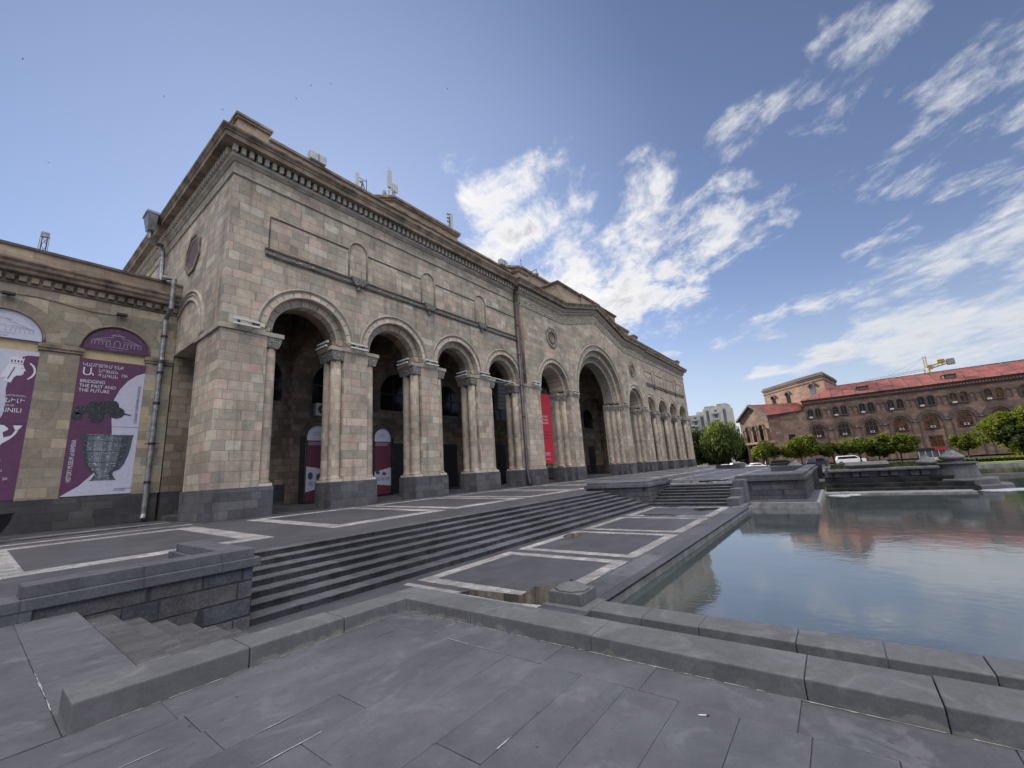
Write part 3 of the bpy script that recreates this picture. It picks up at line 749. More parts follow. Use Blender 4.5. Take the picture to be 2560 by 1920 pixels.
def walls():
    # left retaining wall with two coping courses, L-shaped in plan
    w = wthing('retaining_wall', 'L-shaped block retaining wall with two coping courses, at the near end of the long steps', 'wall', (2, 9.2, W))
    mb = MB(); mb.box(.62, 3.45, 8.92, 9.45, W-.1, .14); mb.box(3.05, 3.45, 9.45, 12.2, W-.1, .14); mb.build('block_wall', 'wallblock', w)
    mb = MB(); mb.box(.30, 3.56, 8.86, 9.5, .135, .285); mb.box(2.98, 3.56, 9.5, 12.3, .135, .285); mb.build('lower_coping', 'cap', w, bevel=.012)
    mb = MB(); mb.box(.62, 3.47, 8.95, 9.42, .285, .45); mb.box(3.04, 3.47, 9.42, 12.0, .285, .45); mb.build('upper_coping', 'cap', w, bevel=.012)
    mb = MB(); mb.box(.25, .75, 8.87, 9.5, -.02, .15); mb.build('end_stone', 'cap', w, bevel=.012)
    b = wthing('retaining_wall', 'block retaining wall with flat top between the long steps and the far dark steps', 'wall', (26, 11, W))
    mb = MB(); mb.box(24.3, 28.5, 9.02, 13.0, W-.1, .15); mb.build('block_wall', 'wallblock', b)
    mb = MB(); mb.box(24.18, 28.62, 8.92, 13.1, .15, .33); mb.build('lower_coping', 'cap', b, bevel=.015)
    mb = MB(); mb.box(24.36, 28.46, 9.1, 12.95, .33, .48); mb.build('upper_coping', 'cap', b, bevel=.015)
    p = wthing('retaining_wall', 'corner platform wall of rough blocks beside the pool, right of the far dark steps', 'wall', (33, 3, W))
    mb = MB(); mb.box(27.52, 28.2, 1.62, 4.9, W-.3, .1); mb.box(28.2, 46, 1.62, 2.1, W-.3, .1); mb.build('block_wall', 'wallblock', p)
    mb = MB(); mb.box(27.40, 28.3, 1.5, 5.0, .1, .27); mb.box(28.3, 46, 1.5, 2.1, .1, .27); mb.build('lower_coping', 'cap', p, bevel=.015)
    mb = MB(); mb.box(27.52, 28.3, 1.62, 4.95, .27, .43); mb.box(28.3, 46, 1.62, 2.3, .27, .43); mb.box(45.0, 46, 2.3, 5.0, -.02, .43); mb.build('upper_coping', 'cap', p, bevel=.015)
    q = wthing('parapet_wall', 'low dark parapet wall standing far out on the bright terrace', 'wall', (64.5, 11.7, 0))
    d = Vector((63.14-66.31, 9.91-13.56, 0)).normalized(); nrm = Vector((-d.y, d.x, 0))
    a = Vector((66.31,13.56,0)); e = Vector((63.14,9.91,0))
    mb = MB()
    for (s0, s1, h) in ((0, 3.4, .52), (3.4, 4.85, .60)):
        P0, P1 = a+d*s0, a+d*s1; Q0, Q1 = P0-nrm*.7, P1-nrm*.7
        mb.prism([(P0.x,P0.y),(P1.x,P1.y),(Q1.x,Q1.y),(Q0.x,Q0.y)], -.02, h)
    mb.build('wall_block', 'cap', q, bevel=.02)
    # pool rims
    c = wthing('pool_coping', 'low stone coping along the near edge of the pool, behind the thick kerb', 'coping', (7.2, 0, W))
    y = 3.85; r = random.Random(4)
    while y > -30:
        l = r.uniform(.8, 1.25)
        mb = MB(); mb.box(6.90+r.uniform(-.008,.008), 7.46, y-l+.008, y, -1.3, -.895+r.uniform(-.006,.006)); mb.build('coping_stone', 'kerb_plain', c, bevel=.014); y -= l
    e = wthing('pool_edge', 'straight stone edge with a pale ledge between walkway and pool water', 'coping', (16, 4, W))
    mb = MB(); mb.box(7.55, 25.7, 4.07, 4.63, -1.05, W+.008); mb.build('edge_slab', 'cap', e, bevel=.012)
    mb = MB(); mb.box(7.47, 25.6, 3.95, 4.14, -1.35, -1.03); mb.build('ledge', 'ledge', e, bevel=.01)
    mb = MB(); mb.box(25.58, 25.75, 1.06, 4.1, -1.35, -.905); mb.box(25.75, 34, 1.06, 1.2, -1.35, -.905); mb.build('end_ledge', 'ledge', e, bevel=.01)
    pd = wthing('stone_pedestal', 'square stone pedestal with a low faceted cap at the corner of the pool', 'pedestal', (7.2, 4.4, W))
    mb = MB(); mb.box(6.78, 7.52, 3.84, 4.76, -1.1, W+.03); mb.build('footing', 'kerb_plain', pd, bevel=.02)
    mb = MB(); mb.box(6.91, 7.50, 4.02, 4.70, W+.03, -.68); mb.build('block', 'kerb_plain', pd, bevel=.012)
    mb = MB()
    B = [(7.205+.31*cos(pi/8+i*pi/4)*.95, 4.36+.34*sin(pi/8+i*pi/4)) for i in range(8)]
    T = [(7.205+.06*cos(pi/8+i*pi/4), 4.36+.06*sin(pi/8+i*pi/4)) for i in range(8)]
    for i in range(8):
        j = (i+1)%8; mb.face([(*B[i],-.68),(*B[j],-.68),(*B[j],-.655),(*B[i],-.655)]); mb.face([(*B[i],-.655),(*B[j],-.655),(*T[j],-.545),(*T[i],-.545)])
    mb.face([(*p,-.545) for p in T]); mb.build('cap', 'kerb_plain', pd)
    mb = MB(); mb.lathe([(.03,0),(.035,.02),(.0001,.025)], (7.205,4.36,-.548), 10); mb.build('bolt', 'metal_dark', pd)
    # kerbs in the foreground
    k = wthing('kerb', 'thick worn stone kerb running right from the inner corner towards the pool', 'kerb', (3.6, 1, 0))
    y = 4.4; first = True
    for yy in (3.35, 1.93, .42, -.22, -1.5, -2.9, -4.4, -6.0):
        mb = MB(); mb.box(3.42+r.uniform(-.006,.006), 3.83+r.uniform(-.008,.008), yy+.003, y-.002, W-.4, .128+r.uniform(-.004,.004)); mb.build('kerb_stone', 'kerb', k, bevel=.009); y = yy
    k2 = wthing('kerb', 'thick worn kerb with lime crust running left from the inner corner beside the side steps', 'kerb', (2, 4.6, 0))
    x = 3.83
    xs = [2.62, 1.72, .62]
    for i, xx in enumerate(xs):
        z0 = .128+.062*(3.42-xx)/2.8; z1 = .128+.062*(3.42-x)/2.8
        mb = MB()
        x1 = x-.004; x0 = xx+(.005 if i < 2 else 0); yb = 4.78+.03*i
        mb.face([(x0,4.40,z0),(x1,4.40,z1),(x1,yb,z1),(x0,yb,z0)]); mb.face([(x0,4.40,-1.0),(x1,4.40,-1.0),(x1,4.40,z1),(x0,4.40,z0)])
        mb.face([(x1,yb,-1.0),(x0,yb,-1.0),(x0,yb,z0),(x1,yb,z1)]); mb.face([(x0,yb,-1.0),(x0,4.40,-1.0),(x0,4.40,z0),(x0,yb,z0)])
        mb.face([(x1,4.40,-1.0),(x1,yb,-1.0),(x1,yb,z1),(x1,4.40,z1)]); mb.face([(x0,4.40,-1.0),(x0,yb,-1.0),(x1,yb,-1.0),(x1,4.40,-1.0)])
        mb.build('kerb_stone', 'kerb', k2, bevel=.012); x = xx
    b = wthing('cigarette_butt', 'white cigarette butt lying on the dark paving below the kerb', 'cigarette butt', (2.93, .93, .006))
    mb = MB(); mb.tube([(2.92,.95,.006),(2.94,.91,.006)], .004, 8); mb.build('paper', 'white', b)
    mb = MB(); mb.tube([(2.94,.91,.006),(2.948,.894,.006)], .0041, 8); mb.build('burnt_tip', 'black', b)
walls()

# ================================================================== MUSEUM
XL, XR, XC, YF, YC = 6.67, 89.93, 48.3, 22.74, 22.20
CX0, CX1 = 31.45, 65.15
ZS = 9.85
WC = [11.02, 17.03, 23.02, 29.02]
mus = wthing('museum_building', 'long pale stone museum with round-arched loggia, gabled middle and heavy dentil cornice', 'building', (XC, 26, .17))
def mir(x): return 2*XC-x
def museum():
    P = mus
    # ---------- walls
    for side in (0, 1):
        f = (lambda x: x) if side == 0 else mir
        cs = [f(c) for c in WC]; xa, xb = sorted((f(XL), f(CX0)))
        mb = MB(); mb.arch_wall(xa, xb, 9.65, 20.0, [(c, 2.3, ZS) for c in cs], YF, 24.4)
        mb.build('wall', 'stone', P)
        for c in cs:
            mb = MB(); mb.ring(c, ZS, 2.3, 2.76, YF-.022, YF+.2); av = mb.build('archivolt', 'vous', P)
            mb = MB()
            for rr, tr, yo in ((2.76, .075, -.04), (2.32, .05, -.02), (2.64, .03, -.03)):
                mb.tube([(c-rr*cos(a*pi/40), YF+yo, ZS+rr*sin(a*pi/40)) for a in range(41)], tr, 8)
            mb.build('roll_moulding', 'mould', av, smooth=True)
            mb = MB(); mb.ring(c, ZS, 1.88, 2.34, YF+.38, YF+.9); mb.build('inner_order', 'vous', av)
            mb = MB()
            for rr, tr, yo in ((1.90, .05, .36),): mb.tube([(c-rr*cos(a*pi/36), YF+yo, ZS+rr*sin(a*pi/36)) for a in range(37)], tr, 8)
            mb.build('roll_moulding', 'mould', av, smooth=True)
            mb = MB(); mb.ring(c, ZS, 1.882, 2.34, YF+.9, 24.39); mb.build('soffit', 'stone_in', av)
        # dark strips painted as the recessed panel's shadow line, and blind niches
        nx = [f(v) for v in (14.05, 20.05, 26.05)]
        mb = MB(); edge = sorted([f(8.6)]+[c+k for c in nx for k in (-.7, .7)]+[f(CX0)])
        if side: edge = sorted([f(8.6), f(CX0)]+[c+k for c in nx for k in (-.7, .7)])
        for p, q in zip(edge[::2], edge[1::2]): mb.box(p, q, YF-.05, YF+.01, 16.40, 16.47)
        v = f(8.6); mb.box(v-.03, v+.03, YF-.05, YF+.01, 14.42, 16.40); mb.build('panel_shadow_line', 'mould_dark', P)
        for c in nx:
            mb = MB(); mb.tube([(c-.66, YF-.03, 14.42)]+[(c-.66*cos(a*pi/16), YF-.05, 16.45+.66*sin(a*pi/16)) for a in range(17)]+[(c+.66, YF-.03, 14.42)], .055, 6)
            mb.build('blind_niche', 'mould', P, smooth=True)
        lo, hi = sorted((f(8.45), f(CX0)))
        sc_ = MB(); sc_.box(lo, hi, YF-.13, YF+.02, 14.08, 14.33); so = sc_.build('string_course', 'relief_cap', P)
        mb = MB(); mb.box(lo-.03, hi+.03, YF-.19, YF+.02, 14.33, 14.42); mb.box(lo, hi, YF-.10, YF+.02, 13.99, 14.08); mb.build('string_moulding', 'mould_dark', so)
        for c in nx:
            mb = MB(); mb.frustum((c-.3,c+.3,YF-.26,YF), (c-.62,c+.62,YF-.34,YF), 14.0, 14.44); mb.lathe([(.01,-.30),(.12,-.2),(.13,-.12),(.06,-.02),(.22,.12)], (c, YF-.13, 13.9), 10); mb.build('corbel', 'relief_cap', so)
    # ---------- central block
    def gz(x):
        for a, b, za, zb in ((31, 39.7, 0, 0), (39.7, XC, 0, 2.25), (XC, 56.9, 2.25, 0), (56.9, 66, 0, 0)):
            if a <= x <= b: return za+(zb-za)*(x-a)/(b-a)
        return 0
    top = lambda x: 19.0+gz(x)
    top.kinks = [39.7, XC, 56.9]
    mb = MB(); mb.arch_wall(CX0, CX1, 9.65, top, [(36.9,2.75,ZS),(XC,6.3,ZS),(mir(36.9),2.75,ZS)], YC, 24.4, n=40); mb.build('wall', 'stone', P)
    for c, ro, orders in ((36.9, 3.22, (2.75,2.3)), (XC, 6.98, (6.3,5.6,4.9)), (mir(36.9), 3.22, (2.75,2.3))):
        mb = MB(); mb.ring(c, ZS, orders[0], ro, YC-.025, YC+.2, n=56); av = mb.build('archivolt', 'relief' if ro > 6 else 'vous', P)
        mb = MB()
        for rr, tr, yo in ((ro, .085, -.04), (orders[0]+.02, .06, -.03), (ro-.14, .035, -.035)):
            mb.tube([(c-rr*cos(a*pi/60), YC+yo, ZS+rr*sin(a*pi/60)) for a in range(61)], tr, 8)
        mb.build('roll_moulding', 'mould', av, smooth=True)
        for i, (ra, rb) in enumerate(zip(orders, orders[1:])):
            y0 = YC+.45*(i+1)
            mb = MB(); mb.ring(c, ZS, rb, ra+.03, y0, 24.38 if i == len(orders)-2 else y0+.9, n=56); io = mb.build('inner_order', 'relief' if (ro > 6 and i == 1) else 'vous', av)
            mb = MB(); mb.tube([(c-(rb+.02)*cos(a*pi/60), y0-.02, ZS+(rb+.02)*sin(a*pi/60)) for a in range(61)], .055, 8); mb.build('roll_moulding', 'mould', av, smooth=True)
    # frieze along the gable
    fx = [CX0-.03, 39.7, XC, 56.9, CX1+.03]
    mb = MB()
    for a, b in zip(fx, fx[1:]):
        mb.prism_xz([(a,17.69+gz(a)),(b,17.69+gz(b)),(b,18.46+gz(b)),(a,18.46+gz(a))], YC-.05, YC+.02)
    mb.prism([(CX0-.05,YC-.05),(CX0+.02,YC-.05),(CX0+.02,YF),(CX0-.05,YF)], 17.69, 18.46)
    mb.build('frieze', 'relief', P)
    mb = MB(); mb.tube([(CX0+.06, YC+.02, 9.7), (CX0+.06, YC+.02, 17.7)], .15, 10); mb.build('corner_roll', 'rust', P, smooth=True)
    # ---------- cornices
    LOW = [(-.05,18.90),(.06,18.92),(.10,18.98),(.20,19.08),(.23,19.20),(.20,19.25),(.11,19.26)]
    BAND = [(.11,19.26),(.11,19.70),(.16,19.70)]
    COR = [(.16,19.70),(.72,19.66),(.74,19.92),(.79,19.95),(.80,20.02),(.90,20.14),(.92,20.24),(.30,20.36),(.30,20.36),(-.3,20.40)]
    def cornice(path, outs, dz, name='cornice'):
        lift = lambda pr: [(a, b+dz) for a, b in pr]
        mb = MB(); mb.sweep(lift(COR), path, outs); c = mb.build(name, 'mould_brown', P)
        mb = MB(); mb.sweep(lift(LOW), path, outs); mb.build('bed_moulding', 'mould', c)
        mb = MB(); mb.sweep(lift(BAND), path, outs); mb.build('dentil_ground', 'mould_dark', c)  # ground coloured dark for the soffit shade between the dentils
        return c
    def dentils(c, a, b, out, dz, z0=19.29, z1=19.665):
        a, b = Vector(a), Vector(b); L = (b-a).length; n = int(round(L/.39)); d = (b-a)/L; o = Vector((*out, 0))
        mb = MB()
        for i in range(n):
            p = a+d*(L*(i+.5)/n); hw = Vector((d.x, d.y, 0)).normalized()*.105
            q = [p-hw+o*.10, p+hw+o*.10, p+hw+o*.36, p-hw+o*.36]
            zz = [gz(t.x) if abs(out[1]) > .5 and dz < 0 else 0 for t in q]
            B = [(t.x,t.y,z0+dz+h) for t, h in zip(q, zz)]; T = [(t.x,t.y,z1+dz+h) for t, h in zip(q, zz)]
            mb.face(B); mb.face(T[::-1])
            for k in range(4): j = (k+1)%4; mb.face([B[k],B[j],T[j],T[k]])
        mb.build('dentils', 'dentil', c)
    for side in (0, 1):
        f = (lambda x: x) if side == 0 else mir
        sg = -1 if side == 0 else 1
        path = [(f(XL),56,0),(f(XL),YF,0),(f(CX0),YF,0)]; outs = [(sg,0),(sg,-1),(0,-1)]
        c = cornice(path, outs, 0)
        dentils(c, (f(XL)-sg*0,YF-.30,0), (f(CX0),YF-.30,0), (0,-1), 0, 19.29) if False else None
        dentils(c, (min(f(XL),f(CX0))-(.3 if side == 0 else 0), YF, 0), (max(f(XL),f(CX0))+(.3 if side else 0), YF, 0), (0,-1), 0)
        dentils(c, (f(XL),YF+.1,0), (f(XL),56,0), (sg,0), 0)
        lo, hi = sorted((f(XL), f(CX0)))
        mb = MB(); mb.sweep([(-.01,18.10),(.07,18.12),(.09,18.17),(.07,18.22),(-.01,18.24)], path, outs); mb.build('thin_moulding', 'mould', P)
        # parapet: three stepped courses
        mb = MB(); mb.box(lo+.35, hi, 22.62, 24.0, 20.3, 20.74); mb.box(lo+.55, hi, 22.82, 24.0, 20.74, 21.12); mb.box(lo+.75, hi-.02, 23.05, 24.0, 21.12, 21.56); pp = mb.build('parapet', 'attic', P)
        mb = MB(); mb.box(lo+.28, hi-.01, 22.54, 24.05, 20.70, 20.80); mb.box(*sorted((f(8.40), f(CX0-.03))), 22.92, 24.05, 21.50, 21.68); mb.build('parapet_moulding', 'mould_brown', pp)
        bx = sorted((f(6.74), f(8.34)))
        mb = MB(); mb.box(*bx, 23.0, 24.7, 20.3, 21.85); cb = mb.build('corner_block', 'attic', P)
        mb = MB(); mb.box(bx[0]-.1, bx[1]+.1, 22.9, 24.8, 21.85, 22.0); mb.box(bx[0]-.16, bx[1]+.16, 22.84, 24.86, 22.0, 22.15); mb.build('block_cap', 'mould_brown', cb)
        bx = sorted((f(32.0), f(33.6)))
        mb = MB(); mb.box(*bx, 22.45, 24.2, 19.9, 21.6); cb = mb.build('corner_block', 'attic', P)
        mb = MB(); mb.box(bx[0]-.1, bx[1]+.1, 22.35, 24.3, 21.6, 21.74); mb.box(bx[0]-.15, bx[1]+.15, 22.3, 24.35, 21.74, 21.88); mb.build('block_cap', 'mould_brown', cb)
        bx = sorted((f(33.6), f(40.6)))
        mb = MB(); mb.box(*bx, 22.5, 24.0, 19.9, 20.9); pp = mb.build('parapet', 'attic', P)
        mb = MB(); mb.box(*bx, 22.42, 24.0, 20.82, 20.98); mb.build('parapet_moulding', 'mould_brown', pp)
    dz = -.13
    path = [(CX0,YF+.02,dz),(CX0,YC,dz),(39.7,YC,dz),(XC,YC,dz+2.25),(56.9,YC,dz),(CX1,YC,dz),(CX1,YF+.02,dz)]
    outs = [(-1,0),(-1,-1),(0,-1),(0,-1),(0,-1),(1,-1),(1,0)]
    c = cornice(path, outs, 0)
    dentils(c, (CX0-.3,YC,0), (39.7,YC,0), (0,-1), dz); dentils(c, (39.7,YC,0), (XC,YC,0), (0,-1), dz); dentils(c, (XC,YC,0), (56.9,YC,0), (0,-1), dz); dentils(c, (56.9,YC,0), (CX1+.3,YC,0), (0,-1), dz)
    # ---------- attic and roof blocks
    mb = MB(); mb.box(40.1, 56.5, 22.6, 26.5, 19.5, 23.1); mb.box(45.7, 50.9, 22.5, 26.5, 19.5, 23.15); at = mb.build('attic', 'attic', P)
    mb = MB(); mb.box(39.95, 56.65, 22.45, 26.6, 23.1, 23.22); mb.box(39.85, 56.75, 22.35, 26.7, 23.22, 23.36); mb.box(45.6, 51.0, 22.3, 26.7, 23.36, 23.46); mb.build('attic_cornice', 'mould_brown', at)
    mb = MB(); mb.prism([(36.6,25.2),(60.0,25.2),(61.5,26.5),(61.5,33),(35.0,33),(35.0,26.5)], 20.2, 24.6); mb.build('attic', 'attic', P)
    mb = MB(); mb.prism([(36.3,24.95),(60.3,24.95),(61.8,26.35),(61.8,33.2),(34.7,33.2),(34.7,26.35)], 24.6, 24.85); mb.build('attic_cornice', 'mould_brown', at)
    for side in (0, 1):
        f = (lambda x: x) if side == 0 else mir
        po = [(19.65,29.2),(20.9,28.0),(29.06,28.0),(29.06,36),(19.65,36)]
        pc = [(19.45,29.1),(20.8,27.8),(29.2,27.8),(29.2,36.1),(19.45,36.1)]
        fl = lambda q: [(f(x),y) for x,y in (q if side == 0 else q[::-1])]
        mb = MB(); mb.prism(fl(po), 20.2, 26.6); rb = mb.build('roof_block', 'attic', P)
        mb = MB(); mb.prism(fl(pc), 26.6, 26.78); mb.prism(fl([(x+(.1 if x > 25 else -.1), y-(.1 if y < 30 else 0)) for x, y in pc]), 26.78, 27.0); mb.build('block_cap', 'mould_brown', rb)
    mb = MB(); mb.box(XL+.2, XR-.2, 23.6, 55.5, 19.8, 20.2); mb.build('roof', 'concrete', P)
    # ---------- side walls and back
    mb = MB()
    mb.box(XL, XL+1.0, 24.4, 55.8, 9.67, 19.95); mb.box(XL, XL+1.0, 31.2, 55.8, -.2, 9.67); mb.box(XR-1.0, XR, 24.4, 55.8, -.2, 19.95); mb.box(XL, XR, 55.0, 55.8, -.2, 19.94)
    mb.build('side_wall', 'stone', P)
    YA, RA = 28.62, 3.33
    mb = MB()
    for rr, tr in ((RA,.10),(RA-.22,.05),(RA-.52,.07)):
        mb.tube([(XL-.03, YA-rr*cos(a*pi/40), ZS-.1+rr*sin(a*pi/40)) for a in range(29)], tr, 8)
    mb.build('blind_arch', 'mould', P, smooth=True)
    mb = MB()
    for i in range(36):
        a, b = pi*i/44, pi*(i+1)/44
        q = lambda r, t, x: (x, YA-r*cos(t), ZS-.1+r*sin(t))
        mb.face([q(RA-.52,a,XL-.02),q(RA-.52,b,XL-.02),q(RA,b,XL-.02),q(RA,a,XL-.02)], [(RA*a,0),(RA*b,0),(RA*b,.5),(RA*a,.5)])
    mb.build('blind_archivolt', 'vous', P)
    # ---------- octagonal windows
    def octo(axis, c, z, r, plane):
        def pt(rr, k, off, n):
            a = pi/8+2*pi*k/n if n == 8 else 2*pi*k/n
            h, v = rr*sin(a), rr*cos(a)
            return (c+h, plane+off, z+v) if axis == 'x' else (plane+off, c+h, z+v)
        def rg(r0, r1, o0, n):
            mb = MB()
            for k in range(n):
                mb.face([pt(r0,k,o0,n),pt(r0,k+1,o0,n),pt(r1,k+1,o0,n),pt(r1,k,o0,n)])
                mb.face([pt(r1,k,o0,n),pt(r1,k+1,o0,n),pt(r1,k+1,0.03,n),pt(r1,k,0.03,n)]); mb.face([pt(r0,k,o0,n),pt(r0,k+1,o0,n),pt(r0,k+1,0.03,n),pt(r0,k,0.03,n)])
            return mb
        fr = rg(r*.84, r, -.10, 8).build('octagonal_window', 'mould_brown', P)
        rg(r*.60, r*.84, -.05, 8).build('reveal', 'mould_dark' if axis == 'y' else 'mould', fr)
        if axis == 'x': rg(r*.46, r*.60, -.12, 24).build('ring', 'mould_dark', fr)
        mb = MB(); mb.face([pt(r*.62, k, -.03, 24) for k in range(24)]); mb.build('pane', 'mould_brown' if axis == 'x' else 'frame_br', fr)
    octo('x', 37.0, 15.48, 1.22, YC); octo('x', mir(37.0), 15.48, 1.22, YC); octo('y', 28.5, 15.7, 1.40, XL)
    # ---------- piers of the wings
    def half(mbs, s, x0=0.0):
        sh, pl, co, ca, ba, im = mbs
        def bx(m, a, b, *r):
            a, b = sorted((x0+s*a, x0+s*b)); m.box(a, b, *r)
        bx(sh, 0, .80, YF, 24.4, 1.6, 9.42); bx(sh, .80, 1.02, YF+.42, 24.4, 1.6, 9.42)
        bx(pl, 0, 1.48, YF-.08, 24.52, -.1, 1.62)
        for yo in (.44, 1.24):
            m = MB(); m.lathe([(.40,0),(.41,.05),(.37,.10),(.345,.16),(.33,.20),(.325,3.2),(.315,7.14)], (x0+s*1.09, YF+yo, 1.76), 18); co.append(m)
        m = MB(); bx(m, .70, 1.46, YF+.04, YF+1.64, 1.62, 1.765); ba.append(m)
        lo, hi = sorted((x0+s*.74, x0+s*1.44)); l2, h2 = sorted((x0+s*.74, x0+s*1.60))
        m = MB(); m.frustum((lo,hi,YF+.08,24.36), (l2,h2,YF+.02,24.4), 8.86, 9.42); ca.append(m)
        bx(im, 0, .86, YF-.06, 24.4, 9.42, 9.66); bx(im, .86, 1.66, YF-.02, 24.41, 9.42, 9.66)
    def pier(cx, parts, left=True, right=True, extra=None):
        sh, pl, im = MB(), MB(), MB(); co, ca, ba = [], [], []
        for s, on in ((-1, left), (1, right)):
            if on: half((sh, pl, co, ca, ba, im), s, cx)
        if extra: extra(sh, pl, im)
        p = sh.build('pier', 'stone', P)
        pl.build('plinth', 'basalt', p, bevel=.015)
        for m in co: m.build('column', 'stone_fine', p, smooth=True)
        for m in ca: m.build('capital', 'relief_cap', p)
        for m in ba: m.build('column_base', 'dentil', p, bevel=.015)
        im.build('impost', 'mould', p, bevel=.02)
        return p
    first = pier(14.03, None)
    for cx in (20.03, 26.03, mir(14.03), mir(20.03), mir(26.03)):
        c = first.copy(); COL.objects.link(c); c.location = c.location+Vector((cx-14.03, 0, 0))
        for ch in list(first.children): d = ch.copy(); COL.objects.link(d); d.parent = c
    def ex1(sh, pl, im):
        sh.box(XL, 8.01, YF, 26.2, 1.6, 9.42); pl.box(6.59, 8.01, YF-.08, 26.3, -.1, 1.62); im.box(XL-.10, 8.0, YF-.09, 26.35, 9.44, 9.68)
    pier(8.01, None, left=False, extra=ex1)
    pier(32.03, None, right=False)
    pier(mir(32.03), None, left=False)
    def ex2(sh, pl, im):
        sh.box(mir(8.01), XR, YF, 26.2, 1.6, 9.42); pl.box(mir(8.01), XR+.08, YF-.08, 26.3, -.1, 1.62); im.box(mir(8.0), XR+.10, YF-.09, 26.35, 9.44, 9.68)
    pier(mir(8.01), None, right=False, extra=ex2)
    # ---------- piers of the middle block
    def cpier(x0, x1, jl, jr):
        sh, pl, im = MB(), MB(), MB(); co, cas, bas = [], [], []
        sh.box(x0, x1, YC, 24.4, 1.6, 9.42); pl.box(x0-.07, x1+.07, YC-.08, 24.5, -.1, 1.60); im.box(x0-.09, x1+.09, YC-.07, 24.4, 9.42, 9.67)
        for s, xe, js in ((-1, x0, jl), (1, x1, jr)):
            ca, ba = MB(), MB()
            if js: cas.append(ca); bas.append(ba)
            for i in range(js):
                xc = xe+s*(.42+.62*i); yo = YC+.78+.55*i
                m = MB(); m.lathe([(.39,0),(.40,.05),(.36,.10),(.33,.18),(.32,3.2),(.31,7.12)], (xc, yo, 1.76), 18); co.append(m)
                a, b = sorted((xe+s*.62*i, xe+s*(.62*i+.74))); sh.box(a, b, yo+.2, 24.4, 1.6, 9.42)
                pl.box(a, b+.0, yo-.5, 24.45, -.1, 1.61); ba.box(a, b, yo-.40, yo+.38, 1.61, 1.77)
                ca.frustum((a+.02,b-.02,yo-.33,24.3), (a-.03,b+.05,yo-.42,24.36), 8.86, 9.42); im.box(a-.03, b+.08, yo-.46, 24.38, 9.42, 9.66)
        p = sh.build('pier', 'stone', P); pl.build('plinth', 'basalt', p, bevel=.015)
        for m in co: m.build('column', 'stone_fine', p, smooth=True)
        for m in cas: m.build('capital', 'relief_cap', p)
        for m in bas: m.build('column_base', 'mould', p, bevel=.012)
        im.build('impost', 'mould', p)
    cpier(CX0, 33.9, 0, 2); cpier(39.95, 41.85, 2, 3); cpier(mir(41.85), mir(39.95), 3, 2); cpier(mir(33.9), CX1, 2, 0)
    # ---------- loggia
    mb = MB(); mb.box(XL+.05, XR-.1, 24.3, 30.4, -.3, .42); mb.box(XL+.05, XR-.1, 23.95, 24.3, -.3, .29); mb.build('loggia_floor', 'basalt_wet', P)
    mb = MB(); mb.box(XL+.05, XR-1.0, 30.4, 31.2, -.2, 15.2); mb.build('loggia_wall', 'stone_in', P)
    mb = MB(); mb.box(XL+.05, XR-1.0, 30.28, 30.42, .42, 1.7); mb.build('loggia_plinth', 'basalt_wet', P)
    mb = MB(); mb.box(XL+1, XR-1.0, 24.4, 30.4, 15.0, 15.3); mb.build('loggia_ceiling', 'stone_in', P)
    for cx in (14.03, 20.03, 26.03, 32.4, 40.9, mir(40.9), mir(32.4), mir(26.03), mir(20.03), mir(14.03)):
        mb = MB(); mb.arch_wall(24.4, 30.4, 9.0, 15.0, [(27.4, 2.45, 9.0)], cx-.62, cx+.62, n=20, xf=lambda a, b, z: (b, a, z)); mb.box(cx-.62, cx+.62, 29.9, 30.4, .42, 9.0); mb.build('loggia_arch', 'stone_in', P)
    for cx in WC+[36.9, 45.5, 51.1, mir(36.9)]+[mir(c) for c in WC]:
        mb = MB(); hw = 1.9 if cx < 25 else 1.5
        mb.prism_xz([(cx-hw,7.5),(cx+hw,7.5),(cx+hw,9.0)]+[(cx+hw*cos(a*pi/12),9.0+hw*sin(a*pi/12)) for a in range(1,12)]+[(cx-hw,9.0)], 30.36, 30.41)
        wn = mb.build('window', 'glass_dark', P)
        mb = MB()
        for xx in (cx-hw*.33, cx+hw*.33): mb.box(xx-.05, xx+.05, 30.32, 30.37, 7.5, 10.3)
        mb.box(cx-hw, cx+hw, 30.31, 30.36, 8.9, 9.0); mb.build('glazing_bars', 'metal_dark', wn)
        mb = MB(); mb.box(cx-1.0, cx+1.0, 30.25, 30.30, .43, 4.6); mb.build('door', 'black', P)
    # ---------- drainpipes
    mb = MB(); mb.tube([(31.2,22.5,19.6),(31.2,22.5,1.5),(31.15,22.3,.6),(31.15,22.25,.25)], .13, 10)
    for z in (3.5,6.5,9.5,12.5,15.5,18.2): mb.tube([(31.2,22.5,z),(31.2,22.5,z+.08)], .165, 10)
    mb.build('drainpipe', 'pipe_dark', P, smooth=True)
    mb = MB()
    mb.tube([(5.5,34.1,19.1),(5.5,34.1,18.6),(5.75,34.2,18.35),(6.3,34.9,18.75),(6.42,34.9,18.3),(6.42,34.5,16.1)], .14, 10)
    mb.tube([(6.42,34.5,16.1),(6.40,33.5,15.2),(5.62,29.5,14.1),(6.06,29.3,14.05),(6.06,29.3,12.2),(6.05,30.1,11.75),(6.05,30.1,9.4),(6.05,29.95,9.2),(6.05,30.1,9.0),(6.04,30.1,.6),(6.0,29.95,.35)], .13, 10)
    mb.frustum((5.3,5.68,33.8,34.4), (5.15,5.72,33.5,34.7), 19.1, 20.2); mb.box(5.1, 5.75, 33.45, 34.75, 20.2, 20.35)
    dp = mb.build('drainpipe', 'metal', P, smooth=False)
    mb = MB()
    for z in (2.2, 4.3, 6.6, 8.4, 10.6): mb.tube([(6.05,30.1,z),(6.05,30.1,z+.14)], .16, 10)
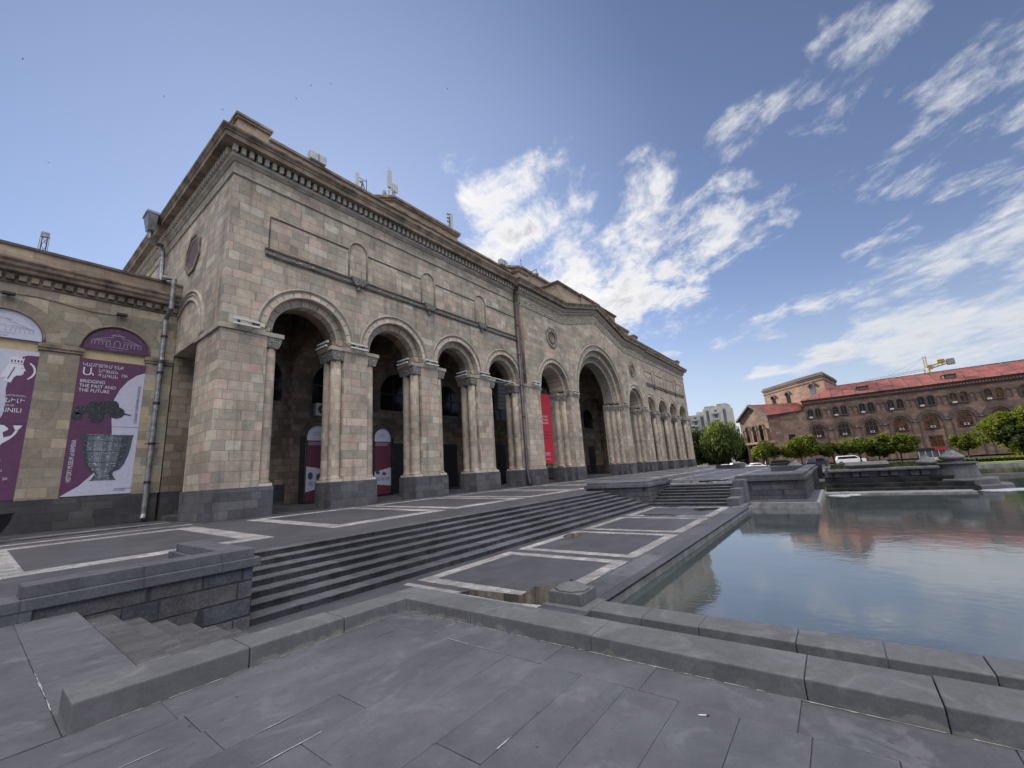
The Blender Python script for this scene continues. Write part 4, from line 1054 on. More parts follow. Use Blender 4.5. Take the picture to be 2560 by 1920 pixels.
    mb.bar((5.75,30.2,4.36), (6.4,30.2,4.42), .03, 6); mb.build('pipe_clamp', 'metal_dark', dp)
museum()

# ================================================================== LOW SIDE WING (left)
YW = 30.4
wing = wthing('side_wing', 'low brown stone wing left of the museum with banners in its arched bays', 'building', (-8, 34, .17))
BAYS = [4.14-4.07*i for i in range(9)]
def side_wing():
    P = wing
    mb = MB(); mb.arch_wall(-34, XL-.01, 9.30, 13.3, [(c, 1.36, 9.45) for c in BAYS], YW-.02, 31.4); mb.build('wall', 'stone_wing', P)
    for i, c in enumerate(BAYS):
        mb = MB(); mb.ring(c, 9.45, 1.36, 1.98, YW-.035, YW+.1); av = mb.build('arch_surround', 'vous_wing', P)
        mb = MB(); mb.tube([(c-1.40*cos(a*pi/24), YW-.05, 9.45+1.40*sin(a*pi/24)) for a in range(25)], .045, 6); mb.build('roll_moulding', 'mould_brown', av, smooth=True)
        a = c+1.33; b = c+4.07-1.33 if i else XL-.01
        mb = MB(); mb.box(a, b, YW-.02, 31.4, 1.7, 9.0); pl = mb.build('pilaster', 'stone_wing', P)
        mb = MB(); mb.box(a-.06, b+(.06 if i else 0), YW-.10, 31.4, 9.02, 9.16); mb.box(a-.10, b+(.10 if i else 0), YW-.15, 31.4, 9.16, 9.34); mb.build('pilaster_cap', 'mould_brown', pl)
        mb = MB(); mb.box(c-1.36, c+1.36, YW+.16, YW+.3, 1.7, 11.0); mb.build('bay_infill', 'cream', P)
    mb = MB(); mb.box(-34, 6.58, YW-.10, 31.4, -.1, 1.70); mb.build('plinth', 'basalt_wet', P)
    path = [(-34,YW,0),(XL-.02,YW,0)]; outs = [(0,-1),(0,-1)]
    mb = MB(); mb.sweep([(.0,12.15),(.08,12.18),(.12,12.26),(.08,12.30)], path, outs); c = mb.build('cornice', 'mould_brown', P)
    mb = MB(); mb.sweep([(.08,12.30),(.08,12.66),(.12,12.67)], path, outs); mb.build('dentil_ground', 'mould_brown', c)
    mb = MB()
    n = int(40/.40)
    for k in range(n):
        x = XL-.25-k*.40; mb.box(x-.13, x+.13, YW-.22, YW-.06, 12.32, 12.62)
    mb.build('dentils', 'mould_brown', c)
    mb = MB(); mb.sweep([(.12,12.67),(.38,12.72),(.42,12.82),(.40,12.86),(.52,12.96),(.55,13.06),(.50,13.10),(.60,13.24),(.60,13.34),(.05,13.42)], path, outs); mb.build('corona', 'mould_brown', c)
    mb = MB(); mb.box(-34, XL-.02, YW-.28, 32, 13.42, 14.0); pp = mb.build('parapet', 'attic', P)
    mb = MB(); mb.box(-34, XL-.02, YW-.36, 32.1, 14.0, 14.14); mb.build('parapet_coping', 'mould_dark', pp)
    mb = MB(); mb.box(-34, XL, 32, 50, 13.0, 13.5); mb.build('roof', 'concrete', P)
    mb = MB(); mb.box(-34, XL, 49.5, 50, 0, 13.0); mb.build('back_wall', 'stone_wing', P)
side_wing()

def banners():
    y = YW-.02
    def flat(name, pts, mat, parent, lay):
        mb = MB(); yy = y-.004*lay
        mb.face([(x, yy, z) for x, z in pts]); return mb.build(name, mat, parent, fix=False)
    def slab(name, pts, mat, th=.03):
        mb = MB(); mb.prism_xz(pts, y, y+th); return mb
    def arc(cx, cz, r, a0, a1, n=24, sx=1.0): return [(cx+sx*r*cos(R(a0+(a1-a0)*i/n)), cz+r*sin(R(a0+(a1-a0)*i/n))) for i in range(n+1)]
    def cup(parent, lay):
        prof = [(.98,4.86),(1.0,4.80),(.96,4.70),(.93,4.2),(.86,3.75),(.74,3.30),(.58,3.02),(.36,2.90),(.33,2.80),(.44,2.55),(.52,2.48)]
        cx = 4.30
        pts = [(cx-w, z) for w, z in prof]+[(cx+w, z) for w, z in reversed(prof)]
        c = flat('cup_picture', pts, 'silver', parent, lay)
        for f0, f1, mm in ((-1,-.82,'silver_dk'),(-.55,-.2,'silver_lt'),(.55,.82,'silver_dk'),(.82,1,'darkink'),(.05,.18,'silver_lt')):
            flat('shaded_band', [(cx+w*f0, z) for w, z in prof]+[(cx+w*f1, z) for w, z in reversed(prof)], mm, c, lay+.5)
        mb = MB()
        for z in (4.79, 4.52, 3.98, 3.42, 3.16, 2.56):
            w = [a for a, b in zip([p[0] for p in prof], [p[1] for p in prof])]
            ws = next((p[0]+(q[0]-p[0])*(p[1]-z)/(p[1]-q[1]) for p, q in zip(prof, prof[1:]) if p[1] >= z >= q[1]), .5)
            mb.face([(cx-ws,y-.004*(lay+1),z-.02),(cx+ws,y-.004*(lay+1),z-.02),(cx+ws,y-.004*(lay+1),z+.02),(cx-ws,y-.004*(lay+1),z+.02)])
        mb.build('bands', 'darkink', c, fix=False)
    # hanging banner, second bay
    x0, x1, z0, z1 = 2.80, 5.46, 1.75, 8.86
    b = wthing('banner', 'tall purple museum banner with silver cup, bronze cart and English title', 'banner', (4.13, y, z0))
    mb = MB(); mb.prism_xz([(x0,z0),(x1,z0),(x1,z1),(x0,z1)], y, y+.03); mb.build('cloth', 'purple', b)
    big = [(x1,8.42)]+[(5.46-1.5*sin(R(t))*1.0+.0, 6.2+2.15*cos(R(t))) for t in range(8, 95, 6)]
    wpts = [(x1,z0+.0),(x1,8.40),(5.1,8.2),(4.78,7.85),(4.5,7.35),(4.33,6.8),(4.28,6.2),(4.33,5.6),(4.4,5.0),(4.42,4.4),(4.3,3.6),(3.95,2.9),(3.45,2.25),(2.82,1.76)]
    flat('pale_field', wpts[:], 'lilac', b, 1)
    flat('seam', [(x0,5.28),(x1,5.28),(x1,5.30),(x0,5.30)], 'darkink', b, 2)
    yy = y-.012
    text('title_text', 'ԿԱՄՐՋՈՒՄ ԵՆՔ', .25, 2.93, yy, 8.45, 'ink', b, sx=.80)
    text('title_text', 'Ա', .58, 2.93, yy, 7.97, 'ink', b)
    text('title_text', 'ՆՑՅԱԼՆ', .24, 3.56, yy, 8.18, 'ink', b, sx=.85)
    text('title_text', 'ՈՒ', .24, 4.48, yy, 8.02, 'ink', b, sx=.85)
    text('title_text', 'ՊԱԳԱՆ', .24, 3.56, yy, 7.92, 'ink', b, sx=.85)
    text('title_text', 'BRIDGING\nTHE PAST AND\nTHE FUTURE', .245, 2.92, yy, 7.56, 'ink', b, sx=.84)
    text('side_text', 'HISTORY MUSEUM of ARMENIA', .245, 3.13, yy, 2.45, 'ink', b, rot=pi/2, sx=.62)
    text('side_text', 'ՀԱՅԱՍՏԱՆԻ ՊԱՏՄՈՒԹՅԱՆ ԹԱՆԳԱՐԱՆ', .16, 5.34, yy, 5.5, 'darkink', b, rot=pi/2, sx=.66)
    text('small_text', 'www.historymuseum.am\n+374 10 520691', .09, 4.75, yy, 2.0, 'darkink', b, sx=.8)
    cup(b, 3)
    # bronze cart: drum body, four wheels, shaft
    cb = flat('cart_picture', arc(3.62,6.22,.36,90,270,14)+[(3.7,5.9),(4.35,6.0)]+arc(4.35,6.36,.33,-80,90,14,.6), 'bronze', b, 4)
    for cx, cz, r, sx in ((3.08,6.08,.22,1.0),(3.0,5.78,.18,1.1),(3.72,5.78,.30,1.0),(4.48,6.05,.31,1.05)):
        flat('wheel', arc(cx,cz,r,0,345,23,sx), 'bronze', cb, 5)
    flat('shaft', [(3.8,6.05),(4.5,6.0),(5.05,5.93),(5.1,5.97),(4.5,6.1),(3.8,6.14)], 'bronze', cb, 6)
    # half-round panel above it
    def lunette(cx, name, label, mat, ink):
        l = wthing(name, label, 'sign', (cx, y, 9.42))
        mb = MB(); mb.prism_xz([(cx-1.33,9.42)]+[(cx+1.33,9.42)]+[(cx+1.33*cos(R(a)), 9.48+1.33*sin(R(a))) for a in range(4,178,6)], y+.03, y+.06); mb.build('panel', mat, l)
        yy = y+.024
        # line drawing of an arcaded building with stepped middle roof
        mb = MB()
        def ln(p, q, w=.012): 
            p, q = Vector((p[0],0,p[1])), Vector((q[0],0,q[1])); d = (q-p).normalized(); n = Vector((-d.z,0,d.x))*w
            mb.face([(*[(p+n).x],yy,(p+n).z),((q+n).x,yy,(q+n).z),((q-n).x,yy,(q-n).z),((p-n).x,yy,(p-n).z)])
        for s in (-1, 1):
            ln((cx+s*.30,10.22),(cx+s*.85,10.02)); ln((cx+s*.95,9.98),(cx+s*.25,10.05)); ln((cx+s*.2,10.34),(cx+s*.2,10.22)); ln((cx,10.42),(cx+s*.28,10.33)); ln((cx,10.33),(cx+s*.2,10.33)); ln((cx+s*.2,10.22),(cx+s*.32,10.2))
            for k in range(5):
                q = cx+s*(.28+.15*k)
                ln((q,9.72),(q,9.90)); 
                for t in range(6): ln((q+s*(.06-.06*cos(pi*t/6)),9.90+.06*sin(pi*t/6)), (q+s*(.06-.06*cos(pi*(t+1)/6)),9.90+.06*sin(pi*(t+1)/6)), .010)
            ln((cx+s*.12,9.70),(cx+s*.12,9.92)); ln((cx+s*1.0,9.72),(cx+s*1.0,9.95))
        for t in range(10): ln((cx-.12*cos(pi*t/10),9.92+.13*sin(pi*t/10)), (cx-.12*cos(pi*(t+1)/10),9.92+.13*sin(pi*(t+1)/10)), .010)
        ln((cx-.45,9.66),(cx+.45,9.66)); mb.build('drawing', ink, l, fix=False)
        text('date_text', 'ՀԱՅՍՏԱՆ 1919', .095, cx-.32, yy, 9.50, ink, l, sx=.8)
        for k, ch in enumerate('ՊԱՏՄՈՒԹՅԱՆ ԹԱՆԳԱՐԱՆ'):
            a = pi*.80-k*.6*pi/18; text('arc_text', ch, .085, cx+1.16*cos(a), yy, 9.46+1.16*sin(a), ink, l, rot=a-pi/2)
    lunette(4.14, 'lunette_panel', 'dark purple half-round panel with a line drawing of the museum', 'purple_dk', 'greyink')
    lunette(.07, 'lunette_panel', 'pale lilac half-round panel with a line drawing, leftmost in the brown wing', 'lilac', 'greyink')
    # left banner, first bay
    x0, x1 = -1.27, 1.40
    b = wthing('banner', 'purple banner with a pale crowned head and relief figure, cut by the left edge', 'banner', (.07, y, 1.75))
    mb = MB(); mb.prism_xz([(x0,1.75),(x1,1.75),(x1,z1),(x0,z1)], y, y+.03); mb.build('cloth', 'purple', b)
    flat('pale_field', [(x0,z1),(x1,z1),(x1,8.66),(1.05,8.64),(.8,8.5),(.62,8.3),(.58,7.6),(.55,6.9),(.62,6.3),(.60,5.7),(.45,5.2),(.1,4.9),(-.5,4.8),(x0,5.2)], 'lilac', b, 1)
    flat('purple_field', [(x1,8.66),(1.05,8.64),(.8,8.5),(.62,8.3),(.58,7.6),(.55,6.9),(.62,6.3),(.61,5.28),(x1,5.28)], 'purple', b, 2)
    hd = flat('head_picture', [(.42,7.3),(.5,7.5),(.30,7.42),(.36,7.75),(.52,8.18),(.95,8.15),(1.0,7.98),(1.06,7.86),(1.0,7.84),(1.0,7.70),(.94,7.62),(.80,7.60),(.72,7.5),(.66,7.24)], 'ink', b, 3)
    flat('crown', [(.50,8.2),(.50,8.5),(.56,8.44),(.60,8.56),(.67,8.46),(.72,8.58),(.79,8.46),(.85,8.56),(.90,8.42),(.96,8.5),(.93,8.17)], 'ink', hd, 4)
    mb = MB()
    for k in range(4): mb.face([(.55+.1*k,y-.02,8.24),(.60+.1*k,y-.02,8.24),(.60+.1*k,y-.02,8.36),(.55+.1*k,y-.02,8.36)])
    mb.face([(.90,y-.02,7.96),(.97,y-.02,7.96),(.97,y-.02,7.985),(.90,y-.02,7.985)]); mb.face([(.52,y-.02,7.4),(.56,y-.02,7.4),(.72,y-.02,8.0),(.68,y-.02,8.0)]); mb.build('features', 'darkink', hd, fix=False)
    flat('crescent', arc(.86,7.86,.52,-55,55,16)+[(p[0]-.04,p[1]) for p in reversed(arc(.86,7.86,.49,-50,50,16))], 'ink', b, 4)
    text('title_text', 'ԲԻԱՅՆԻԼԻ', .30, 1.22, y-.014, 6.28, 'ink', b, align='RIGHT', sx=.85)
    text('title_text', 'BIAINILI', .30, 1.16, y-.014, 5.82, 'ink', b, align='RIGHT', sx=.85)
    text('small_text', 'ԹԱԳԱՎՈՐՈՒԹՅՈՒՆ', .12, 1.22, y-.014, 6.58, 'ink', b, align='RIGHT', sx=.8)
    text('small_text', 'KINGDOM OF', .12, .9, y-.014, 6.10, 'ink', b, align='RIGHT', sx=.8)
    text('date_text', '30 ՄԱՅԻՍ', .16, .9, y-.014, 3.05, 'ink', b, align='RIGHT')
    text('date_text', '20 MAY 20', .16, 1.10, y-.014, 2.68, 'ink', b, align='RIGHT')
    fg = flat('figure_picture', [(.42,3.55),(.5,3.5),(.78,3.5),(.80,3.58),(.70,3.62),(.72,4.0),(.66,4.2),(.74,4.35),(.95,4.55),(1.1,4.78),(1.16,4.95),(1.08,4.98),(.98,4.72),(.76,4.62),(.70,4.86),(.86,5.0),(.84,5.06),(.7,5.2),(.5,5.22),(.38,5.0),(.3,4.6),(.34,4.0)], 'ink', b, 3)
    flat('raised_bowl', [(.98,5.2),(1.06,4.98),(1.16,4.98),(1.27,5.2)], 'ink', fg, 4)
banners()

def small_wing_things():
    for c in (4.14, .07):
        l = wthing('wall_lamp', 'small black flood lamp above the %s panel of the brown wing' % ('purple half-round' if c > 1 else 'lilac half-round'), 'lamp', (c, YW, 11.55))
        mb = MB(); mb.box(c-.22, c+.22, YW-.34, YW-.12, 11.48, 11.62); mb.build('housing', 'black', l, bevel=.02)
        mb = MB(); mb.box(c-.04, c+.04, YW-.14, YW-.0, 11.5, 11.58); mb.build('bracket', 'metal_dark', l)
    c = MB(); c.tube([(-3,YW-.05,11.75),(.05,YW-.05,11.62),(1.0,YW-.05,11.7),(2.0,YW-.05,11.58),(3.0,YW-.05,11.45),(4.0,YW-.05,11.5)], .014, 5)
    tag(c.build('cable', 'black'), 'thin black cable sagging along the brown wing between the two lamps', 'cable')
    p = wthing('planter', 'dark round planter bowl at the left edge on the terrace', 'planter', (.55, 27, .17))
    mb = MB(); mb.lathe([(.30,0),(.34,.05),(.55,.28),(.74,.70),(.78,.98),(.82,1.0),(.82,1.06),(.72,1.06),(.68,.92)], (.52,27,.17), 24); mb.build('bowl', 'metal_dark', p, smooth=True)
    mb = MB(); mb.lathe([(.69,.0),(.4,.06),(.01,.1)], (.52,27,1.05), 16); mb.build('soil', 'bark', p)
small_wing_things()

# ================================================================== LIGHTS AND SIGNS ON THE MUSEUM
def fixtures():
    def proto(name, L, label, loc, rz, group):
        t = thing(name, label, 'floodlight', loc, group, rz)
        for dz, dy in ((.30, -.02), (.02, -.10)):
            mb = MB(); mb.box(-L/2, L/2, dy-.07, dy+.05, dz, dz+.10); o = mb.build('light_tube', 'white', t, bevel=.015)
        mb = MB()
        for x in (-L*.28, L*.28): mb.box(x-.05, x+.05, -.06, .05, .1, .32)
        mb.build('bracket', 'metal_dark', t)
        return t
    G = 'white linear floodlights on the capital ledge'
    ordn = ['first', 'second', 'third', 'fourth', 'fifth']
    a = proto('linear_floodlight', 1.22, 'paired white floodlight bars on the front of the left corner pier', (7.72, YF-.16, 9.62), 0, G)
    def put(loc, rz, label):
        c = copy_tree(a); c.location = loc; c.rotation_euler = (0,0,rz); c['label'] = label
    for i, cx in enumerate((14.03, 20.03, 26.03)):
        put((cx+.06, YF-.16, 9.62), 0, 'paired white floodlight bars on the front of the %s free pier from the left' % ordn[i])
    for i, cx in enumerate((14.03, 20.03, 26.03, 32.03)):
        put((cx-1.72, YF+.85, 9.60), -pi/2, 'white floodlight bars over the columns left of the %s' % (['first free pier from the left','second free pier from the left','third free pier from the left','pier behind the dark drainpipe'][i]))
    for x, w in ((33.1, 'pier right of the dark drainpipe'), (41.0, 'pier left of the great middle arch'), (mir(41.0), 'pier right of the great middle arch'), (mir(33.2), 'last pier of the gabled middle')):
        put((x, YC-.16, 9.64), 0, 'paired white floodlight bars on the front of the '+w)
    for i, cx in enumerate((14.03, 20.03, 26.03)):
        put((mir(cx)-.1, YF-.16, 9.62), 0, 'paired white floodlight bars on the front of the %s pier from the far end' % ['second','third','fourth'][i])
    put((39.55, YC+1.0, 9.62), -pi/2, 'paired white floodlight bars over the columns beside the red banner')
fixtures()

def loggia_things():
    # two arched truss stands with printed panels
    def stand(cx, y, label, first):
        t = wthing('banner_stand', label, 'display stand', (cx, y, .42), 'arched truss banner stands in the loggia')
        zs, ro, ri = 4.62, 1.0, .74
        mb = MB(); 
        def at(r, k, n=20):
            if k < 0: return (cx-r, zs+k*.34)
            if k > n: return (cx+r, zs-(k-n)*.34)
            a = pi*k/n; return (cx-r*cos(a), zs+r*sin(a))
        for r in (ro, ri):
            for yy in (y, y+.26):
                mb.tube([(*[at(r,k)[0]], yy, max(at(r,k)[1], .45)) for k in range(-12, 33)], .028, 5)
        for k in range(-12, 32, 2):
            p, q = at(ro,k), at(ri,k+1); s = at(ro,k+2)
            for yy in (y,):
                mb.bar((p[0],yy,max(p[1],.45)), (q[0],yy,max(q[1],.45)), .014, 4); mb.bar((q[0],yy,max(q[1],.45)), (s[0],yy,max(s[1],.45)), .014, 4)
        mb.build('truss', 'metal_dark', t)
        mb = MB(); mb.box(cx-1.0, cx-ri, y+.1, y+.2, .45, zs); mb.box(cx+ri, cx+1.0, y+.1, y+.2, .45, zs); mb.build('side_cloth', 'black', t)
        yy = y+.06
        mb = MB(); mb.prism_xz([(cx-ri,.55),(cx+ri,.55),(cx+ri,zs)]+[(cx+ri*cos(a*pi/16),zs+ri*sin(a*pi/16)) for a in range(1,16)]+[(cx-ri,zs)], yy, yy+.03); pn = mb.build('panel', 'lilac', t)
        def fl(name, pts, mat, lay, par=pn):
            mb = MB(); mb.face([(x,yy-.004*lay,z) for x,z in pts]); return mb.build(name, mat, par, fix=False)
        zt = 4.35
        if first:
            fl('plum_field', [(cx-ri,2.72),(cx+ri,2.45),(cx+ri,zt),(cx-ri,zt)], 'plum', 1); fl('plum_foot', [(cx-ri,.55),(cx+ri,.55),(cx+ri,1.4),(cx-ri,1.1)], 'plum', 1)
        else:
            fl('plum_field', [(cx-ri,2.15),(cx+ri,2.45),(cx+ri,zt),(cx-ri,zt)], 'plum', 1); fl('plum_foot', [(cx-ri,.55),(cx+ri,.55),(cx+ri,1.12),(cx-ri,1.3)], 'plum', 1)
        for i, z in enumerate((zt-.12, zt-.2, zt-.28)): fl('text_line', [(cx-ri*.8,z-.022),(cx+ri*(.8-.15*i),z-.022),(cx+ri*(.8-.15*i),z+.022),(cx-ri*.8,z+.022)], 'greyink', 2)
        for k in range(2): fl('exhibit_picture', [(cx-.4+.55*k+.17*cos(a*pi/8), 2.1-.1*k+(.24 if first else .12)*sin(a*pi/8)) for a in range(16)], 'darkink', 2)
        for k in range(3): fl('drawing', [(cx-.5+.4*k,1.5),(cx-.22+.4*k,1.5),(cx-.22+.4*k,1.75),(cx-.5+.4*k,1.75)], 'greyink', 2)
        for k in range(2): fl('drawing', [(cx-.3,4.85-.16*k),(cx+.2,4.85-.16*k),(cx+.2,4.90-.16*k),(cx-.3,4.90-.16*k)], 'greyink', 2)
    stand(13.68, 26.5, 'black arched truss stand with plum panel, partly behind the first free pier', True)
    stand(18.62, 26.5, 'black arched truss stand with plum panel, fully visible in the second arch', False)
    a = wthing('air_conditioner', 'white air conditioner outdoor unit on the loggia wall under the dark window', 'air conditioner', (15.8, 30.1, 6.55))
    mb = MB(); mb.box(15.2, 16.4, 29.85, 30.38, 6.55, 7.5); mb.build('casing', 'white', a, bevel=.03)
    mb = MB(); mb.lathe([(.34,0),(.34,.03),(.05,.03)], (0,0,0), 24); fan = mb.build('fan_grille', 'black', a); fan.rotation_euler = (pi/2,0,0); fan.location = Vector((15.68,29.86,7.02))-a.location
    mb = MB(); mb.lathe([(.10,0),(.10,.02),(.01,.02)], (0,0,0), 12); h = mb.build('fan_hub', 'white', a); h.rotation_euler = (pi/2,0,0); h.location = Vector((15.68,29.82,7.02))-a.location
    s = wthing('wall_lamp', 'small black spotlight on the loggia wall inside the first arch', 'lamp', (11.9, 30.2, 4.6))
    mb = MB(); mb.box(11.75, 12.15, 30.0, 30.25, 4.5, 4.72); mb.build('housing', 'black', s, bevel=.02)
    mb = MB(); mb.box(11.82, 12.08, 29.98, 30.0, 4.53, 4.62); mb.build('lens', 'white', s)
    # line-array loudspeaker hung from a bar in the fourth arch
    b = wthing('hanging_bar', 'white metal bar spanning the fourth arch above the loudspeaker', 'bar', (29, 22.9, 9.75))
    mb = MB(); mb.bar((27.2,22.85,9.78), (30.7,22.85,9.70), .055, 8); mb.bar((27.2,23.1,9.45), (28.9,22.95,9.6), .03, 6); mb.build('bar', 'white', b)
    sp = wthing('loudspeaker', 'tall black line-array loudspeaker hanging in the fourth arch', 'loudspeaker', (28.4, 22.95, 7))
    n = 7
    for k in range(n):
        z1 = 9.45-k*.355; dx = .018*k*k*.25; dy = .0
        mb = MB(); mb.frustum((27.98-dx,28.92-dx,22.75,23.25), (27.98-dx*.9,28.95-dx*.9,22.75,23.25), z1-.345, z1); o = mb.build('cabinet', 'black', sp, bevel=.015)
        mb = MB(); mb.box(28.02-dx, 28.86-dx, 22.735, 22.75, z1-.30, z1-.05); mb.build('grille', 'metal_dark', o)
    # red banner in the arch right of the drainpipe
    y = 23.55; r = wthing('banner', 'tall red banner with white lettering in the arch right of the drainpipe', 'banner', (36.4, y, 2.1))
    mb = MB(); mb.box(34.9, 37.72, y, y+.04, 2.1, 9.42); mb.build('cloth', 'red', r)
    text('title_text', 'Գարնանային\nցուցադրություն\n2024 թվականի', .34, 37.05, y-.012, 6.9, 'ink', r, align='RIGHT', sx=.8)
    for k in range(3):
        mb = MB(); mb.box(36.0, 37.2-.1*k, y-.006, y, 5.3-.32*k, 5.42-.32*k); mb.build('text_line', 'plum', r)
    text('foot_text', 'ՀԱՅԱՍՏԱՆԻ\nՊԱՏԿԵՐԱՍՐԱՀ', .2, 37.0, y-.012, 3.1, 'ink', r, align='RIGHT', sx=.8)
    mb = MB(); mb.box(35.8, 36.9, y-.006, y, 2.55, 2.58); mb.bar((36.9,y-.004,2.565), (37.15,y-.004,2.35), .015, 4); mb.build('logo_line', 'ink', r)
    pd = wthing('sign_board', 'white oval sign on a dark post deep inside the great middle arch', 'sign', (47, 27.5, .42))
    mb = MB(); mb.box(46.9, 47.1, 27.45, 27.55, .42, 3.2); mb.build('post', 'metal_dark', pd)
    mb = MB(); mb.prism_xz([(47+.42*cos(a*pi/12), 3.9+.8*sin(a*pi/12)) for a in range(24)], 27.4, 27.46); mb.build('board', 'lilac', pd)
loggia_things()

# ================================================================== ROOF THINGS
def roof_things():
    def antenna(x, y, z, h, kind, label, base=None):
        a = wthing('cell_antenna', label, 'antenna', (x, y, z))
        mb = MB(); mb.bar((x,y,z-3 if base is None else base), (x,y,z+h*.8), .05, 8); mb.build('mast', 'metal', a)
        if kind == 1:
            mb = MB(); mb.box(x-.62, x-.38, y-.1, y+.12, z+.1, z+h); mb.build('panel', 'antenna', a, bevel=.03)
            mb = MB(); mb.lathe([(.02,0),(.16,.03),(.18,.1),(.02,.12)], (x-.18,y-.1,z+h*.45), 12); mb.build('dish', 'antenna', a)
            mb = MB(); mb.bar((x+.4,y,z-1.2), (x+.4,y,z+h*.9), .03, 6); mb.bar((x,y,z+h*.6), (x+.9,y,z-1.4), .03, 6); mb.bar((x,y,z+h*.6), (x-.5,y,z-1.4), .03, 6); mb.bar((x-.5,y,z+h*.75), (x+.4,y,z+h*.75), .025, 6); mb.build('strut', 'metal_dark', a)
        elif kind == 2:
            mb = MB(); mb.box(x-.12, x+.22, y-.12, y+.12, z+1.2, z+h); mb.build('panel', 'antenna', a, bevel=.03)
            mb = MB(); mb.box(x+.15, x+.85, y-.2, y-.05, z+.95, z+1.75); mb.build('square_panel', 'antenna', a, bevel=.03)
            for dx, dz in ((-.5,.2),(.55,.15),(-.45,-.1),(.5,.55)):
                mb = MB(); mb.box(x+dx-.14, x+dx+.14, y-.1, y+.1, z+dz, z+dz+.4); mb.build('radio_unit', 'zinc', a)
            mb = MB(); mb.bar((x-.6,y,z+.3), (x+.6,y,z+.3), .03, 6); mb.bar((x,y,z+h), (x,y,z+h+.35), .015, 5); mb.build('strut', 'metal_dark', a)
        else:
            mb = MB(); mb.box(x+.08, x+.42, y-.12, y+.12, z+.45, z+h); mb.build('panel', 'antenna', a, bevel=.03)
            for dz in (h*.5, h*.68, h*.86):
                mb = MB(); mb.lathe([(.02,-.12),(.17,-.05),(.17,.05),(.02,.12)], (x-.22,y-.1,z+dz), 10); mb.build('radio_unit', 'metal', a)
            mb = MB(); mb.bar((x,y,z+.9), (x-.9,y,z-.1), .03, 6); mb.bar((x-.2,y,z+h*.7), (x+.2,y,z+h*.7), .03, 6); mb.build('strut', 'metal_dark', a)
    antenna(18.0, 28.6, 26.4, 1.5, 1, 'cellular antenna with lattice struts on the roof, leftmost of three', 20.2)
    antenna(20.7, 28.5, 27.0, 3.05, 2, 'tallest cellular antenna with square panel on the roof block corner', 26.9)
    antenna(28.3, 28.4, 27.0, 2.35, 3, 'cellular antenna at the right end of the roof block', 26.9)
    for x, lab in ((11.2, 'grey floodlight box on the parapet near the left roof corner'), (30.2, 'grey floodlight box on the parapet next to the gabled middle')):
        b = wthing('floodlight_box', lab, 'floodlight', (x, 23.1, 21.7))
        mb = MB(); mb.box(x-.52, x+.52, 22.75, 23.2, 21.72, 22.3); mb.build('housing', 'zinc', b, bevel=.03)
        mb = MB(); mb.box(x-.03, x+.03, 22.72, 22.75, 21.74, 22.28); mb.build('seam', 'metal', b)
        mb = MB(); mb.bar((x-.3,23,21.6), (x-.3,23,21.75), .04, 6); mb.bar((x+.3,23,21.6), (x+.3,23,21.75), .04, 6); mb.build('foot', 'metal_dark', b)
    l = wthing('roof_lamp', 'lamp on a slanting bracket arm above the corner block of the gabled middle', 'lamp', (33.4, 22.7, 21.9))
    mb = MB(); mb.bar((33.35,22.7,21.8), (35.75,22.6,23.25), .045, 6); mb.bar((34.2,22.7,21.2), (34.9,22.65,22.7), .035, 6); mb.bar((35.75,22.6,23.25), (35.8,22.6,23.0), .03, 6); mb.build('arm', 'metal_dark', l)
    mb = MB(); mb.lathe([(.01,-.30),(.15,-.22),(.20,-.05),(.16,.12),(.07,.22),(.05,.3)], (35.8,22.6,22.75), 12); mb.build('lantern', 'metal', l, smooth=True)
    r = MB(); r.bar((36.9,25.4,24.6), (36.9,25.4,25.9), .03, 5); r.tube([(36.9,25.4,25.9),(36.9,25.4,26.1)], [.08,.01], 6)
    tag(r.build('lightning_rod', 'metal_dark'), 'thin lightning rod standing on the attic behind the roof lamp', 'rod')
roof_things()

